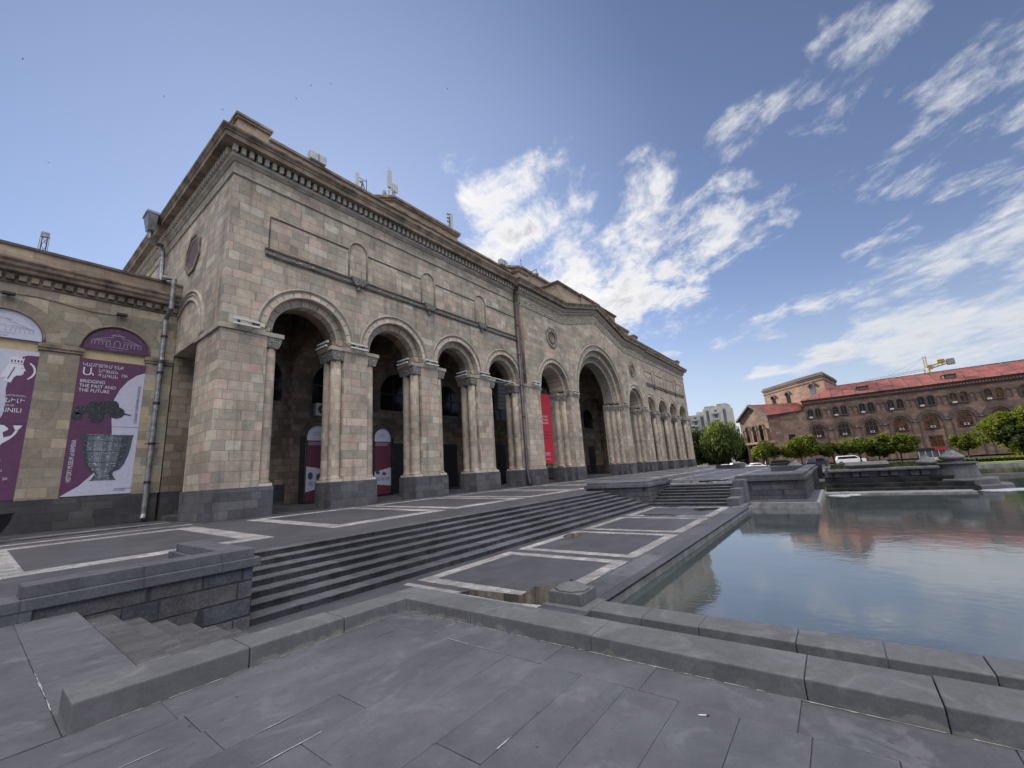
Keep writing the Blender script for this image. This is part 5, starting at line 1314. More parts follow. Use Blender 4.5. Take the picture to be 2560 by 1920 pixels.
# ================================================================== FOUNTAIN TERRACE beyond the pool
def fountain():
    f = wthing('fountain', 'stepped dark stone fountain terrace with tiers running along the pool', 'fountain', (36, -2.5, -1.2))
    def tier(name, x0, y0, y1, z0, z1, mat, xb=47.5, lip=0, par=None, bev=.02):
        mb = MB(); mb.box(x0, xb, y1, y0, z0, z1); return mb.build(name, mat, f, bevel=bev)
    tier('lower_ledge', 33.2, 1.1, -5.6, -1.4, -1.10, 'ledge')
    tier('tier', 34.5, .95, -6.0, -1.3, -.92, 'fount_wet'); tier('tier', 35.1, .95, -5.9, -1.3, -.68, 'fount_wet'); tier('tier', 35.7, .95, -5.8, -1.3, -.36, 'fount_wet')
    mb = MB()
    ys = [.9-.48*k for k in range(13)]
    r = random.Random(5)
    for k, y in enumerate(ys):
        if k % 3 == 2: continue
        mb.box(36.0, 36.3, y-.40, y-.02, -.30+r.uniform(-.02,.02), .03)
    mb.box(36.15, 36.32, ys[-1]-.4, ys[0], -.34, .04); mb.build('block_course', 'fount', f, bevel=.03)
    tier('back_wall', 36.22, .95, -5.6, -1.3, .05, 'fount_wet')
    tier('rim', 35.75, .7, -4.75, .05, .22, 'lid', xb=36.6, bev=.05)
    tier('upper_basin', 36.6, .7, -5.6, .0, .17, 'fount', xb=47)
    mb = MB(); mb.face([(36.62,-5.5,.19),(46.8,-5.5,.19),(46.8,.6,.19),(36.62,.6,.19)]); mb.build('basin_water', 'water', f)
    # round end pier steps
    e = [(0,1.9,-1.3,-.92),(0,1.4,-.92,-.58)]
    for i, (dx, rr, z0, z1) in enumerate(e):
        mb = MB(); mb.lathe([(rr,z0),(rr,z1-.06),(rr-.05,z1),(.01,z1)], (36.6,-5.75,0), 24); mb.build('round_step', 'fount', f)
    mb = MB(); mb.lathe([(1.05,-1.3),(.98,-.6),(.90,-.1),(.86,.2),(1.0,.27),(1.0,.33),(.01,.34)], (36.6,-5.55,0), 24); mb.build('end_pier', 'fount', f)
    mb = MB()
    for k in range(5): mb.lathe([(.01,0),(.9-.12*k,.01),(.6,.05),(.01,.06)], (34.6+.3*k,-6.6-.9*k,-1.20), 14)
    mb.build('white_water', 'foam', f, smooth=True)
    # trough and lidded urns standing on the terrace
    t = wthing('stone_trough', 'long rounded stone trough on top of the fountain terrace', 'trough', (36.5, -1.4, .22))
    mb = MB(); q = [(-1.12,0),(-1.18,.08),(-1.1,.24),(-1.0,.34)]
    mb.frustum((36.15,36.9,-2.35,-.50), (35.95,37.1,-2.55,-.28), .26, .46); mb.frustum((35.95,37.1,-2.55,-.28), (36.1,36.95,-2.5,-.35), .46, .66); mb.build('body', 'lid', t, bevel=.05)
    mb = MB(); mb.box(36.2, 36.9, -2.3, -.6, .20, .27); mb.build('foot', 'fount', t)
    def urn(x, y, z, s, label):
        u = wthing('stone_urn', label, 'urn', (x, y, z))
        mb = MB(); mb.lathe([(.50*s,0),(.52*s,.06*s),(.44*s,.12*s),(.46*s,.18*s)], (x,y,z), 16); mb.build('foot', 'lid', u)
        mb = MB(); mb.lathe([(.46*s,.18*s),(.62*s,.24*s),(.66*s,.34*s),(.60*s,.44*s),(.52*s,.48*s)], (x,y,z), 20); mb.build('bowl', 'lid', u, smooth=True)
        mb = MB(); mb.lathe([(.52*s,.48*s),(.40*s,.58*s),(.24*s,.72*s),(.15*s,.82*s),(.16*s,.87*s),(.02,.90*s)], (x,y,z), 8); mb.build('lid', 'lid', u)
    urn(36.6, -4.32, .17, .78, 'smaller lidded stone urn on the fountain rim, left of the two')
    urn(36.7, -5.5, .33, .92, 'larger lidded stone urn on the end pier of the fountain, right of the two')
    urn(46.2, 3.2, .0, 1.0, 'pale stone urn at the far corner of the terrace platform')
    c = wthing('pool_coping', 'thin dark stone rim between the pool and the upper pool behind the fountain', 'coping', (47.7, -20, -1))
    mb = MB(); mb.box(47.5, 48.0, -70, .9, -1.4, -1.0); mb.build('rim_stone', 'lid', c)
    c = wthing('pool_coping', 'pale stone rim of the upper pool in front of the bright lawn', 'coping', (63.9, -20, -1))
    mb = MB(); mb.box(63.5, 64.2, -80, .5, -1.4, -.86); mb.build('rim_stone', 'ledge', c)
    j = MB()
    for (cx, cy, rr) in ((32.6,.35,.55),(32.9,-.35,.4),(32.2,.1,.35)): j.lathe([(.01,.05),(rr*.5,.045),(rr*.85,.02),(rr,-.02)], (cx,cy,-1.18), 18)
    tag(j.build('water_splash', 'foam', smooth=True), 'white splash of water running into the pool beside the platform corner', 'water')
fountain()

# ================================================================== GOVERNMENT BUILDING (right, far)
def gov_building():
    XF = 120.0
    P = wthing('government_building', 'long pink stone building with red metal roof and square corner tower across the plaza', 'building', (124, -15, -1.1))
    mb = MB(); mb.box(XF, 134, -62, 4.0, -1.2, 13.2); mb.build('wall', 'redstone', P)
    mb = MB(); mb.box(XF-.35, XF, -62, 4.2, 12.5, 13.1); mb.box(XF-.6, XF+.1, -62, 4.4, 13.1, 13.45); mb.build('cornice', 'redtrim', P)
    mb = MB()
    for k in range(150): mb.box(XF-.5, XF-.34, 4-.44*k-.3, 4-.44*k, 12.7, 13.05)
    mb.build('dentils', 'redstone_lt', P)
    mb = MB()
    mb.face([(XF-.9,-62,13.45),(XF-.9,4.6,13.45),(127.2,-2.6,16.8),(127.2,-62,16.8)]); mb.face([(127.2,-62,16.8),(127.2,-2.6,16.8),(135,4.6,13.3),(135,-62,13.3)]); mb.face([(XF-.9,4.6,13.45),(135,4.6,13.3),(127.2,-2.6,16.8)])
    mb.face([(XF-.9,-62,13.45),(XF-.9,4.6,13.45),(135,4.6,13.3),(135,-62,13.3)])
    rf = mb.build('roof', 'roofred', P)
    mb = MB()
    for k in range(30):
        y = 3.2-2.2*k; e = min(1, (4.6-y)/7.2)
        mb.tube([(XF-.9,y,13.50),(XF-.9+8.1*e,y,13.5+3.35*e)], .05, 4)
    mb.bar((127.2,-62,16.85), (127.2,-2.6,16.85), .07, 4); mb.build('seams', 'redtrim', rf)
    for y in (-7.3, -21.2, -34):
        mb = MB(); mb.prism_xz([(121.2,14.2),(123.4,14.3),(123.4,15.35),(121.2,15.25)], y-.9, y+.9); d = mb.build('dormer', 'redtrim', P)
        mb = MB(); mb.box(121.12, 121.2, y-.6, y+.6, 14.45, 15.05); mb.build('pane', 'aptwin', d)
        mb = MB(); mb.frustum((120.9,124.0,y-1.1,y+1.1), (121.6,124.2,y-.4,y+.4), 15.25, 15.7); mb.build('dormer_roof', 'roofred', d)
    def archpoly(c, hw, z0, zs): return [(c-hw,z0),(c+hw,z0)]+[(c+hw*cos(a*pi/14), zs+hw*sin(a*pi/14)) for a in range(15)]
    def yface(mb, pts, x): mb.face([(x,y,z) for y,z in pts])
    def yprism(mb, pts, x0, x1):
        yface(mb, pts, x0); n = len(pts)
        for i in range(n): a, b = pts[i], pts[(i+1)%n]; mb.face([(x0,*a),(x0,*b),(x1,*b),(x1,*a)])
    def yring(mb, c, zs, r0, r1, x0, x1, n=16):
        for i in range(n):
            a, b = pi*i/n, pi*(i+1)/n; q = lambda r, t, x: (x, c+r*cos(t), zs+r*sin(t))
            mb.face([q(r0,a,x0),q(r0,b,x0),q(r1,b,x0),q(r1,a,x0)]); mb.face([q(r1,a,x0),q(r1,b,x0),q(r1,b,x1),q(r1,a,x1)]); mb.face([q(r0,a,x0),q(r0,b,x0),q(r0,b,x1),q(r0,a,x1)])
    ws = [2.43-4.75*k for k in range(13)]
    for i, c in enumerate(ws):
        warm = i in (4, 5, 6)
        mb = MB(); yface(mb, archpoly(c, 1.0, 4.75, 6.35), XF-.03); w = mb.build('window', 'winwarm' if i >= 3 else 'glass_dark', P, fix=False)
        mb = MB(); yring(mb, c, 6.35, 1.0, 1.14, XF-.14, XF); mb.box(XF-.14, XF, c-1.14, c-1.0, 4.75, 6.35); mb.box(XF-.14, XF, c+1.0, c+1.14, 4.75, 6.35)
        for q in (-.33, .33): mb.box(XF-.09, XF-.02, c+q-.05, c+q+.05, 4.75, 7.25)
        mb.box(XF-.09, XF-.02, c-1, c+1, 6.2, 6.32); mb.box(XF-.25, XF, c-1.2, c+1.2, 4.6, 4.75); mb.build('frame', 'frame_br', w)
        mb = MB(); yring(mb, c, 6.2, 1.5, 2.2, XF-.22, XF, 20); mb.build('arch_surround', 'redtrim', P)
        mb = MB(); mb.box(XF-.55, XF-.16, c-.36, c+.36, 4.72, 5.12); a = mb.build('air_conditioner', 'white', P)
        mb = MB(); mb.box(XF-.57, XF-.55, c-.2, c+.2, 4.8, 5.05); mb.build('fan_grille', 'black', a)
        for s in (-1, 1):
            mb = MB(); mb.box(XF-.18, XF, c+s*2.0-.42, c+s*2.0+.42, 6.2, 6.32); mb.build('band_lamp', 'white', P)
            mb = MB(); mb.box(XF-.16, XF, c+s*1.75-.14, c+s*1.75+.14, -1.1, 6.1); mb.build('pilaster', 'redtrim', P)
        if i < 12:
            for q, (hw, arch) in ((.74,(.52,1)),(-.74,(.52,1))):
                cc = c+q
                mb = MB(); yface(mb, archpoly(cc, hw, 9.35, 10.75) if i != 1 else [(cc-hw,9.35),(cc+hw,9.35),(cc+hw,11.0),(cc-hw,11.0)], XF-.03)
                w = mb.build('window', 'winwarm' if i > 4 else 'glass_dark', P, fix=False)
                mb = MB(); yring(mb, cc, 10.75, hw, hw+.2, XF-.2, XF, 12); mb.box(XF-.2, XF, cc-hw-.2, cc-hw, 9.35, 10.75); mb.box(XF-.2, XF, cc+hw, cc+hw+.2, 9.35, 10.75); mb.box(XF-.26, XF, cc-hw-.2, cc+hw+.2, 9.2, 9.35)
                mb.box(XF-.08, XF-.02, cc-.04, cc+.04, 9.35, 11.2); mb.build('frame', 'redtrim', w)
            mb = MB(); mb.box(XF-.5, XF-.2, c+.4, c+1.05, 9.2, 9.55); mb.build('air_conditioner', 'white', P)
            for q in (1.95, 2.8):
                mb = MB(); yring(mb, c-q, 10.6, .30, .46, XF-.14, XF, 10); mb.box(XF-.12, XF, c-q-.42, c-q-.32, 9.4, 10.6); mb.box(XF-.12, XF, c-q+.32, c-q+.42, 9.4, 10.6); mb.build('blind_niche', 'redtrim', P)
        mb = MB(); mb.box(XF-.03, XF, c-1.0, c+1.0, .9, 3.1); w = mb.build('window', 'glass_dark' if i % 2 else 'winwarm', P)
        mb = MB(); mb.box(XF-.08, XF-.03, c-.06, c+.06, .9, 3.1); mb.box(XF-.08, XF-.03, c-1.0, c+1.0, 2.2, 2.3); mb.build('frame', 'frame_br', w)
    # corner pavilion turned towards the square
    A = Vector((119.2, 11.9)); D = Vector((.74, .67)).normalized(); N = Vector((-D.y, D.x)); B = A+D*11.2; I = Vector((D.y, -D.x))
    p3 = lambda s, z, o=0: ((A+D*s+N*o).x, (A+D*s+N*o).y, z)
    mb = MB()
    mb.face([p3(0,-1.2),p3(11.2,-1.2),p3(11.2,11.0),p3(5.6,14.2),p3(0,11.0)]); mb.face([p3(0,-1.2),(119.6,4.0,-1.2),(119.6,4.0,11.4),p3(0,11.0)])
    mb.face([p3(11.2,-1.2),p3(11.2,11.0),p3(11.2,11.0,-14),p3(11.2,-1.2,-14)]); mb.build('pavilion_wall', 'redstone', P, fix=False)
    mb = MB()
    q = lambda s, z, o: p3(s, z, o)
    mb.face([q(-.6,10.9,.6),q(5.6,14.5,.6),q(5.6,14.5,-14),q(-.6,10.9,-9)]); mb.face([q(5.6,14.5,.6),q(11.8,10.9,.6),q(11.8,10.9,-14),q(5.6,14.5,-14)])
    mb.face([q(-.6,10.9,.6),(119.2,4.2,11.3),(126,4.2,12.6),q(-.6,10.9,-9)]); mb.build('pavilion_roof', 'roofred', P, fix=False)
    mb = MB()
    for s0, z0, s1, z1 in ((-.6,10.55,5.6,14.15),(5.6,14.15,11.8,10.55)):
        v = [q(s0,z0,.65),q(s1,z1,.65),q(s1,z1+.5,.65),q(s0,z0+.5,.65)]; u = [q(s0,z0,-.2),q(s1,z1,-.2),q(s1,z1+.5,-.2),q(s0,z0+.5,-.2)]
        mb.face(v); mb.face(u[::-1])
        for k in range(4): j = (k+1)%4; mb.face([v[k],u[k],u[j],v[j]])
    mb.build('gable_cornice', 'redtrim', P)
    for s in (2.9, 5.6, 8.3):
        pts = [(s-.62,4.9),(s+.62,4.9)]+[(s+.62*cos(a*pi/12), 8.2+.62*sin(a*pi/12)) for a in range(13)]
        mb = MB(); mb.face([p3(a,z,.03) for a,z in pts]); w = mb.build('window', 'glass_dark', P, fix=False)
        mb = MB()
        for k in range(12):
            a, b = pi*k/12, pi*(k+1)/12
            f = lambda r, t, o: p3(s+r*cos(t), 8.2+r*sin(t), o)
            mb.face([f(.75,a,.2),f(.75,b,.2),f(1.15,b,.2),f(1.15,a,.2)]); mb.face([f(1.15,a,.2),f(1.15,b,.2),f(1.15,b,0),f(1.15,a,0)]); mb.face([f(.75,a,.2),f(.75,b,.2),f(.75,b,0),f(.75,a,0)])
        mb.build('arch_surround', 'redtrim', w)
    for s in (1.55, 4.25, 6.95, 9.65):
        c = (A+D*s+N*.35); mb = MB(); mb.lathe([(.26,0),(.22,.15),(.2,3.0),(.3,3.25),(.3,3.4)], (c.x,c.y,4.8), 10); mb.build('column', 'redstone_lt', P, smooth=True)
    mb = MB()
    v = [p3(-1,4.2,1.6),p3(11.9,4.2,1.6),p3(11.9,4.8,1.6),p3(-1,4.8,1.6)]; u = [p3(-1,4.2,-.1),p3(11.9,4.2,-.1),p3(11.9,4.8,-.1),p3(-1,4.8,-.1)]
    mb.face(v); 
    for k in range(4): j = (k+1)%4; mb.face([v[k],u[k],u[j],v[j]])
    mb.build('portico_slab', 'redstone_lt', P)
    for s in (0, 3.6, 7.3, 10.9):
        c = A+D*s+N*1.1; mb = MB(); mb.box(c.x-.4, c.x+.4, c.y-.4, c.y+.4, -1.2, 4.2); mb.build('portico_pier', 'redstone', P)
    mb = MB(); mb.box(119.35, 119.42, 6.9, 8.3, 4.0, 5.9); w = mb.build('window', 'glass_dark', P)
    # tower
    T = [(125,-.65),(130.8,4.93),(141.5,13.9),(152,4),(142,-3.3)]
    def inset(poly, d):
        cx = sum(p[0] for p in poly)/len(poly); cy = sum(p[1] for p in poly)/len(poly)
        return [(cx+(x-cx)*(1+d), cy+(y-cy)*(1+d)) for x, y in poly]
    mb = MB(); mb.prism(T[::-1], -1.1, 19.4); tw = mb.build('tower', 'redstone_lt', P)
    mb = MB(); mb.prism(inset(T,.02)[::-1], 18.6, 18.9); mb.prism(inset(T,.03)[::-1], 19.4, 19.75); mb.prism(inset(T,.05)[::-1], 19.75, 20.1); mb.prism(inset(T,.01)[::-1], 20.1, 20.55); mb.build('tower_cornice', 'redtrim', tw)
    def tower_win(p, q, t, w, z0, z1, mat):
        p, q = Vector(p), Vector(q); d = (q-p).normalized(); n = Vector((-d.y, d.x)); c = p+(q-p)*t
        if n.x > 0: n = -n
        f = lambda s, z, o: (*(c+d*s+n*o), z)
        pts = [(-w,z0),(w,z0)]+[(w*cos(a*pi/12), z1+w*sin(a*pi/12)) for a in range(13)]
        mb = MB(); mb.face([f(s,z,.04) for s,z in pts]); o = mb.build('window', mat, tw, fix=False)
        mb = MB()
        for k in range(12):
            a, b = pi*k/12, pi*(k+1)/12; g = lambda r, t, o: f(r*cos(t), z1+r*sin(t), o)
            mb.face([g(w,a,.3),g(w,b,.3),g(w*1.5,b,.3),g(w*1.5,a,.3)]); mb.face([g(w*1.5,a,.3),g(w*1.5,b,.3),g(w*1.5,b,0),g(w*1.5,a,0)]); mb.face([g(w,a,.3),g(w,b,.3),g(w,b,0),g(w,a,0)])
        mb.build('arch_surround', 'redtrim', o)
    tower_win(T[1], T[2], .30, .75, 14.2, 17.0, 'glass_dark'); tower_win(T[1], T[2], .72, .75, 14.2, 17.0, 'glass_dark'); tower_win(T[0], T[1], .45, .8, 14.5, 17.4, 'aptwin')
gov_building()

def kiosk():
    k = wthing('kiosk', 'glass kiosk with a dark and red fascia in front of the pink building', 'kiosk', (112, -14.4, -1.5))
    x, y0, y1 = 112, -16.4, -12.4
    mb = MB(); mb.box(x, x+2.5, y0, y1, .2, .75); mb.build('fascia', 'black', k)
    mb = MB(); mb.box(x-.03, x, y0, y0+1.5, .24, .72); mb.build('red_sign', 'red', k)
    mb = MB(); mb.box(x+.1, x+2.4, y0+.1, y1-.1, -1.5, .2); mb.build('glass_wall', 'aptwin', k)
    mb = MB()
    for i in range(5): yy = y0+.1+i*(y1-y0-.3)/4; mb.box(x+.02, x+.12, yy, yy+.1, -1.5, .2)
    mb.box(x+.02, x+.12, y0+.1, y1-.1, -1.5, -1.0); mb.build('frame', 'white', k)
kiosk()

# ================================================================== FAR APARTMENTS, CRANES
def apartments():
    def block(name, label, x, y0, y1, z1, dep, steps, mat='apt'):
        P = wthing(name, label, 'apartment block', (x, (y0+y1)/2, -1))
        mb = MB(); mb.box(x, x+dep, y0, y1, -1.2, z1); mb.build('wall', mat, P)
        for a, b, h in steps:
            mb = MB(); mb.box(x+.5, x+dep, a, b, z1, z1+h); mb.build('roof_storey', mat, P)
        n = int((y1-y0)/3.2)
        for i in range(n):
            yy = y0+(i+.5)*(y1-y0)/n
            mb = MB(); mb.box(x-.03, x, yy-.65, yy+.65, 8, z1-1)
            k = 0
            while z1-2.6-k*3.0 > 8: z = z1-2.6-k*3.0; mb.box(x-.06, x, yy-.65, yy+.65, z, z+1.5); k += 1
            mb.build('window_bay', 'aptwin', P)
            if i % 2:
                mb = MB()
                for kk in range(k): z = z1-3.0-kk*3.0; mb.box(x-1.0, x, yy-1.5, yy+1.5, z, z+.9)
                mb.build('balconies', mat, P)
    block('apartment_tower', 'tall pale apartment tower with stepped roof far behind the trees', 220, 37.2, 48.6, 25.6, 12, ((38,42.2,1.7),(43.5,48.0,1.2)))
    block('apartment_tower', 'lower pale apartment block left of the tall tower behind the trees', 224, 48.9, 58.5, 23.6, 12, ((50,53,1.4),))
apartments()
def cranes():
    def lattice(mb, a, b, w, n, r=.06):
        a, b = Vector(a), Vector(b); d = (b-a).normalized(); ref = Vector((0,0,1)) if abs(d.z) < .9 else Vector((1,0,0)); u = d.cross(ref).normalized()*w; v = d.cross(u).normalized()*w
        cs = [u+v, u-v, -u-v, -u+v]
        for c in cs: mb.bar(a+c, b+c, r, 4)
        for i in range(n):
            p, q = a+(b-a)*i/n, a+(b-a)*(i+1)/n
            for k in range(4): mb.bar(p+cs[k], q+cs[(k+1)%4], r*.6, 3)
    c = wthing('tower_crane', 'yellow tower crane with counter jib showing above the red roof', 'crane', (260, -39, 0))
    mb = MB(); lattice(mb, (260,-39,0), (260,-39,34.5), .8, 14, .12); mb.build('mast', 'yellow', c)
    mb = MB(); lattice(mb, (260,-39.3,35), (260,-48,37.0), .6, 6, .16); mb.build('counter_jib', 'yellow', c)
    mb = MB(); mb.box(259, 261, -48.2, -45.8, 35.2, 37.8); mb.build('counterweight', 'concrete', c)
    mb = MB(); mb.box(259, 261, -45.2, -42.8, 36.4, 38.0); mb.box(259.2, 260.8, -41, -39.6, 34.3, 36.3); mb.build('machinery', 'yellow', c)
    mb = MB(); lattice(mb, (260,-38.5,34.6), (260,-17,33.0), .4, 16, .04); mb.build('jib', 'metal', c)
    mb = MB(); lattice(mb, (260,-39,35), (260,-39.2,40.6), .45, 4, .10); mb.build('tower_head', 'yellow', c)
    mb = MB(); mb.bar((260,-39.2,40.4), (260,-47,37.3), .04, 4); mb.bar((260,-39.2,40.4), (260,-26,34.2), .04, 4); mb.bar((260,-39.2,40.4), (260,-32,34.6), .04, 4); mb.build('tie_cables', 'metal', c)
    k = wthing('crane_mast', 'tip of a lattice crane mast rising behind the brown wing', 'crane', (2.25, 80, 0))
    mb = MB(); lattice(mb, (2.2,80,0), (2.3,80,37.0), .24, 30, .06); mb.build('lattice', 'redtrim', k)
    mb = MB(); mb.box(1.9, 2.7, 79.8, 80.2, 37.0, 37.7); mb.build('head', 'metal', k)
    mb = MB(); mb.bar((1.9,80,37.4), (1.5,80,20), .03, 4); mb.bar((2.7,80,37.4), (2.75,80,20), .03, 4); mb.build('cables', 'metal', k)
cranes()

# ================================================================== TREES
def tree(name, label, x, y, z, h, rx, rz, cz, mat, seed, n=1500, leaf=.26, group=None, clumps=26, trunk=.14, ry=None, droop=0, flat=.0):
    r = random.Random(seed); ry = ry or rx
    T = wthing(name, label, 'tree', (x, y, z), group)
    mb = MB(); mb.tint = []
    cl = []
    for i in range(clumps):
        while True:
            u = Vector((r.uniform(-1,1), r.uniform(-1,1), r.uniform(-1,1)))
            if .25 < u.length < 1: break
        u = u.normalized()*r.uniform(.45, .88)
        cl.append((Vector((u.x*rx, u.y*ry, u.z*rz*(1 if u.z > 0 else .8-flat))), r.uniform(.25,.42)*min(rx,rz*1.3), r.uniform(0,1)))
    for k in range(n):
        c, cr, ct = cl[k % clumps]
        while True:
            u = Vector((r.uniform(-1,1), r.uniform(-1,1), r.uniform(-1,1)))
            if u.length < 1: break
        u = u.normalized()*(u.length**.45)
        p = Vector((x, y, z+cz))+c+u*cr
        if droop: p.z -= droop*r.random()*max(0, (Vector((c.x/rx, c.y/ry, 0))).length)
        a = Vector((r.gauss(0,1), r.gauss(0,1), r.gauss(0,.7))).normalized(); b = a.cross(Vector((r.gauss(0,1), r.gauss(0,1), r.gauss(0,1)))).normalized()
        s = leaf*r.uniform(.6, 1.3); a *= s; b *= s*r.uniform(.5,.9)
        if droop: a = Vector((a.x*.5, a.y*.5, -abs(a.z)-s*.8))
        mb.face([p-a, p+b*.8-a*.1, p+a, p-b*.8+a*.1]); mb.tint.append(min(1, max(0, ct*.6+r.random()*.4)))
    mb.build('crown', mat, T, fix=False)
    tb = MB()
    base = Vector((x,y,z)); top = Vector((x+r.uniform(-.2,.2), y+r.uniform(-.2,.2), z+cz*.8))
    tb.tube([base, base.lerp(top,.5)+Vector((r.uniform(-.1,.1),r.uniform(-.1,.1),0)), top], [trunk, trunk*.8, trunk*.55], 8)
    for i in range(7):
        c = cl[(i*3) % clumps][0]; tip = Vector((x,y,z+cz))+c*.85; st = base.lerp(top, r.uniform(.6,1))
        tb.tube([st, st.lerp(tip,.55)+Vector((0,0,.1)), tip], [trunk*.45, trunk*.3, trunk*.1], 5)
    tb.build('trunk', 'bark', T)
def all_trees():
    G = 'clipped round trees in front of the pink building'
    for i, (y, rx, rz, cz, lab) in enumerate([(11.05,2.0,1.5,3.6,'small clipped round tree in front of the gabled pavilion, left end of the row'),
        (5.35,3.0,2.0,3.7,'widest clipped tree of the row, right of the pavilion'),
        (.5,1.9,1.25,2.95,'low clipped tree with forked trunk behind the white car'),
        (-3.25,2.0,1.35,3.2,'clipped tree right of the white car, under the third arched window'),
        (-5.8,1.4,1.15,2.4,'smallest dark clipped tree squeezed between two brighter trees'),
        (-8.4,2.6,1.6,3.15,'clipped tree with bright top just left of the kiosk'),
        (-16.2,1.7,1.1,2.8,'small yellowish clipped tree left of the big round tree')]):
        tree('linden_tree', lab, 95, y, -1.5, 4, rx*1.26, rz*1.22, cz+.0, 'leaf', 30+i, n=3000 if rx < 2.5 else 4600, leaf=.24, group=G, clumps=24, trunk=.13, flat=.25)
    tree('round_tree', 'big dense round tree at the right edge', 84, -20.3, -1.2, 7, 4.4, 3.5, 3.7, 'leaf', 71, n=12000, leaf=.25, clumps=52, trunk=.3)
    tree('round_tree', 'dark lower round tree in front of the big round tree at the right edge', 82, -18.7, -1.2, 4, 1.9, 1.8, 2.7, 'leaf3', 72, n=3200, leaf=.22, clumps=22, trunk=.15)
    tree('shade_tree', 'tall dark green tree next to the far end of the museum', 122, 30.4, -1.5, 11, 4.6, 5.6, 6.4, 'leaf3', 81, n=5200, leaf=.36, clumps=42, trunk=.3)
    tree('willow_tree', 'tall pale willow-like tree between museum and pink building', 120, 22.9, -1.5, 12, 5.2, 5.4, 7.6, 'leaf2', 82, n=6500, leaf=.34, clumps=46, trunk=.32, droop=2.2)
    tree('shade_tree', 'dark tree below and behind the pale willow-like tree', 128, 26.5, -1.5, 7, 4.5, 3.6, 3.6, 'leaf3', 83, n=4200, leaf=.36, clumps=36, trunk=.25)
    tree('shade_tree', 'dark tree right beside the gabled pavilion', 128, 19.8, -1.5, 7, 3.4, 5.0, 4.8, 'leaf3', 84, n=3600, leaf=.34, clumps=30, trunk=.22)
    tree('shade_tree', 'dark tree partly hidden behind the museum far corner', 130, 34.5, -1.5, 7, 3.4, 4.6, 4.4, 'leaf3', 86, n=3400, leaf=.36, clumps=30, trunk=.22)
    h = wthing('hedge', 'low clipped hedge along the bright lawn beyond the pool', 'hedge', (73, -30, -1.0))
    r = random.Random(9); mb = MB(); mb.tint = []
    for k in range(7000):
        y = -r.random()*62+1.0; x = 72.2+r.random()*1.1; z = -1.0+r.random()**.5*.52
        a = Vector((r.gauss(0,1), r.gauss(0,1), r.gauss(0,1))).normalized()*.13; b = a.cross(Vector((r.gauss(0,1), r.gauss(0,1), r.gauss(0,1)))).normalized()*.10
        p = Vector((x,y,z)); mb.face([p-a,p+b,p+a,p-b]); mb.tint.append(r.random())
    mb.build('foliage', 'leaf', h, fix=False)
    mb = MB(); mb.box(72.35, 73.2, -61, 1, -1.05, -.62); mb.build('core', 'leaf3', h)
all_trees()

# ================================================================== CARS AND PEOPLE
def car(name, label, x, y, rz, L, Wd, H, paint, suv=False, z=-1.5):
    c = thing(name, label, 'car', (x, y, z), 'cars parked along the plaza', rz)
    hl, hw = L/2, Wd/2
    if suv: prof = [(-hl,.35),(-hl+.02,.95),(-hl+.12,1.05),(-hl+.95,1.12),(hl-.10,1.08),(hl-.02,.9),(hl,.35)]; cab = [(-hl+.75,1.08),(-hl+1.5,H-.05),(-hl+1.9,H),(hl-.45,H-.02),(hl-.08,1.06)]
    else: prof = [(-hl,.32),(-hl+.03,.62),(-hl+.2,.72),(-hl+1.15,.88),(hl-.75,.92),(hl-.08,.86),(hl,.6),(hl-.02,.32)]; cab = [(-hl+1.05,.86),(-hl+1.75,H-.06),(-hl+2.2,H),(hl-1.35,H-.04),(hl-.55,.90)]
    def loft(pts, w0, w1):
        mb = MB(); zmin = min(p[1] for p in pts); zmax = max(p[1] for p in pts)
        wf = lambda z: w0+(w1-w0)*(z-zmin)/(zmax-zmin)
        mb.face([(a, -wf(b), b) for a, b in pts]); mb.face([(a, wf(b), b) for a, b in pts[::-1]])
        n = len(pts)
        for i in range(n): p, q = pts[i], pts[(i+1)%n]; mb.face([(p[0],-wf(p[1]),p[1]),(p[0],wf(p[1]),p[1]),(q[0],wf(q[1]),q[1]),(q[0],-wf(q[1]),q[1])])
        return mb
    b = loft(prof, hw, hw*.94).build('body', paint, c, bevel=.05)
    cb = loft(cab, hw*.92, hw*.74).build('cabin', paint, c, bevel=.05)
    z0 = min(p[1] for p in cab)+.06; sc = lambda k: [(a*.0+a, bz) for a, bz in k]
    for s in (-1, 1):
        mb = MB(); pts = [(cab[0][0]+.28,z0+.02),(cab[1][0]+.12,H-.14),(cab[3][0]-.05,H-.14),(cab[4][0]-.30,z0+.02)]
        wz = lambda zz: s*(hw*.92+(hw*.74-hw*.92)*(zz-min(p[1] for p in cab))/(H-min(p[1] for p in cab))+.012)
        mb.face([(a, wz(zz), zz) for a, zz in pts]); mb.build('side_window', 'glass_dark', c, fix=False)
    mb = MB(); a, q = cab[0], cab[1]; mb.face([(a[0]+.03,-hw*.84,a[1]+.06),(a[0]+.03,hw*.84,a[1]+.06),(q[0]-.02,hw*.70,q[1]-.03),(q[0]-.02,-hw*.70,q[1]-.03)]); mb.build('windscreen', 'glass_dark', c, fix=False)
    for sx in (-1, 1):
        for sy in (-1, 1):
            mb = MB(); mb.lathe([(.30,-.1),(.335,-.08),(.335,.08),(.30,.1)], (0,0,0), 16); w = mb.build('wheel', 'tyre', c); w.rotation_euler = (pi/2,0,0); w.location = (sx*(hl-.85), sy*(hw-.08), .335)
            mb = MB(); mb.lathe([(.19,-.02),(.19,.02)], (0,0,.0), 12); rm = mb.build('rim', 'metal', w); rm.location = (0,0,-.1*sy)
    for sy in (-1, 1):
        mb = MB(); mb.box(-hl-.01, -hl+.08, sy*hw*.72-.16, sy*hw*.72+.16, .58, .70); mb.build('headlight', 'lamp', c)
    return c
M['paint_white'] = plain('white_car_paint', (.72,.72,.72), .25, var=.03)
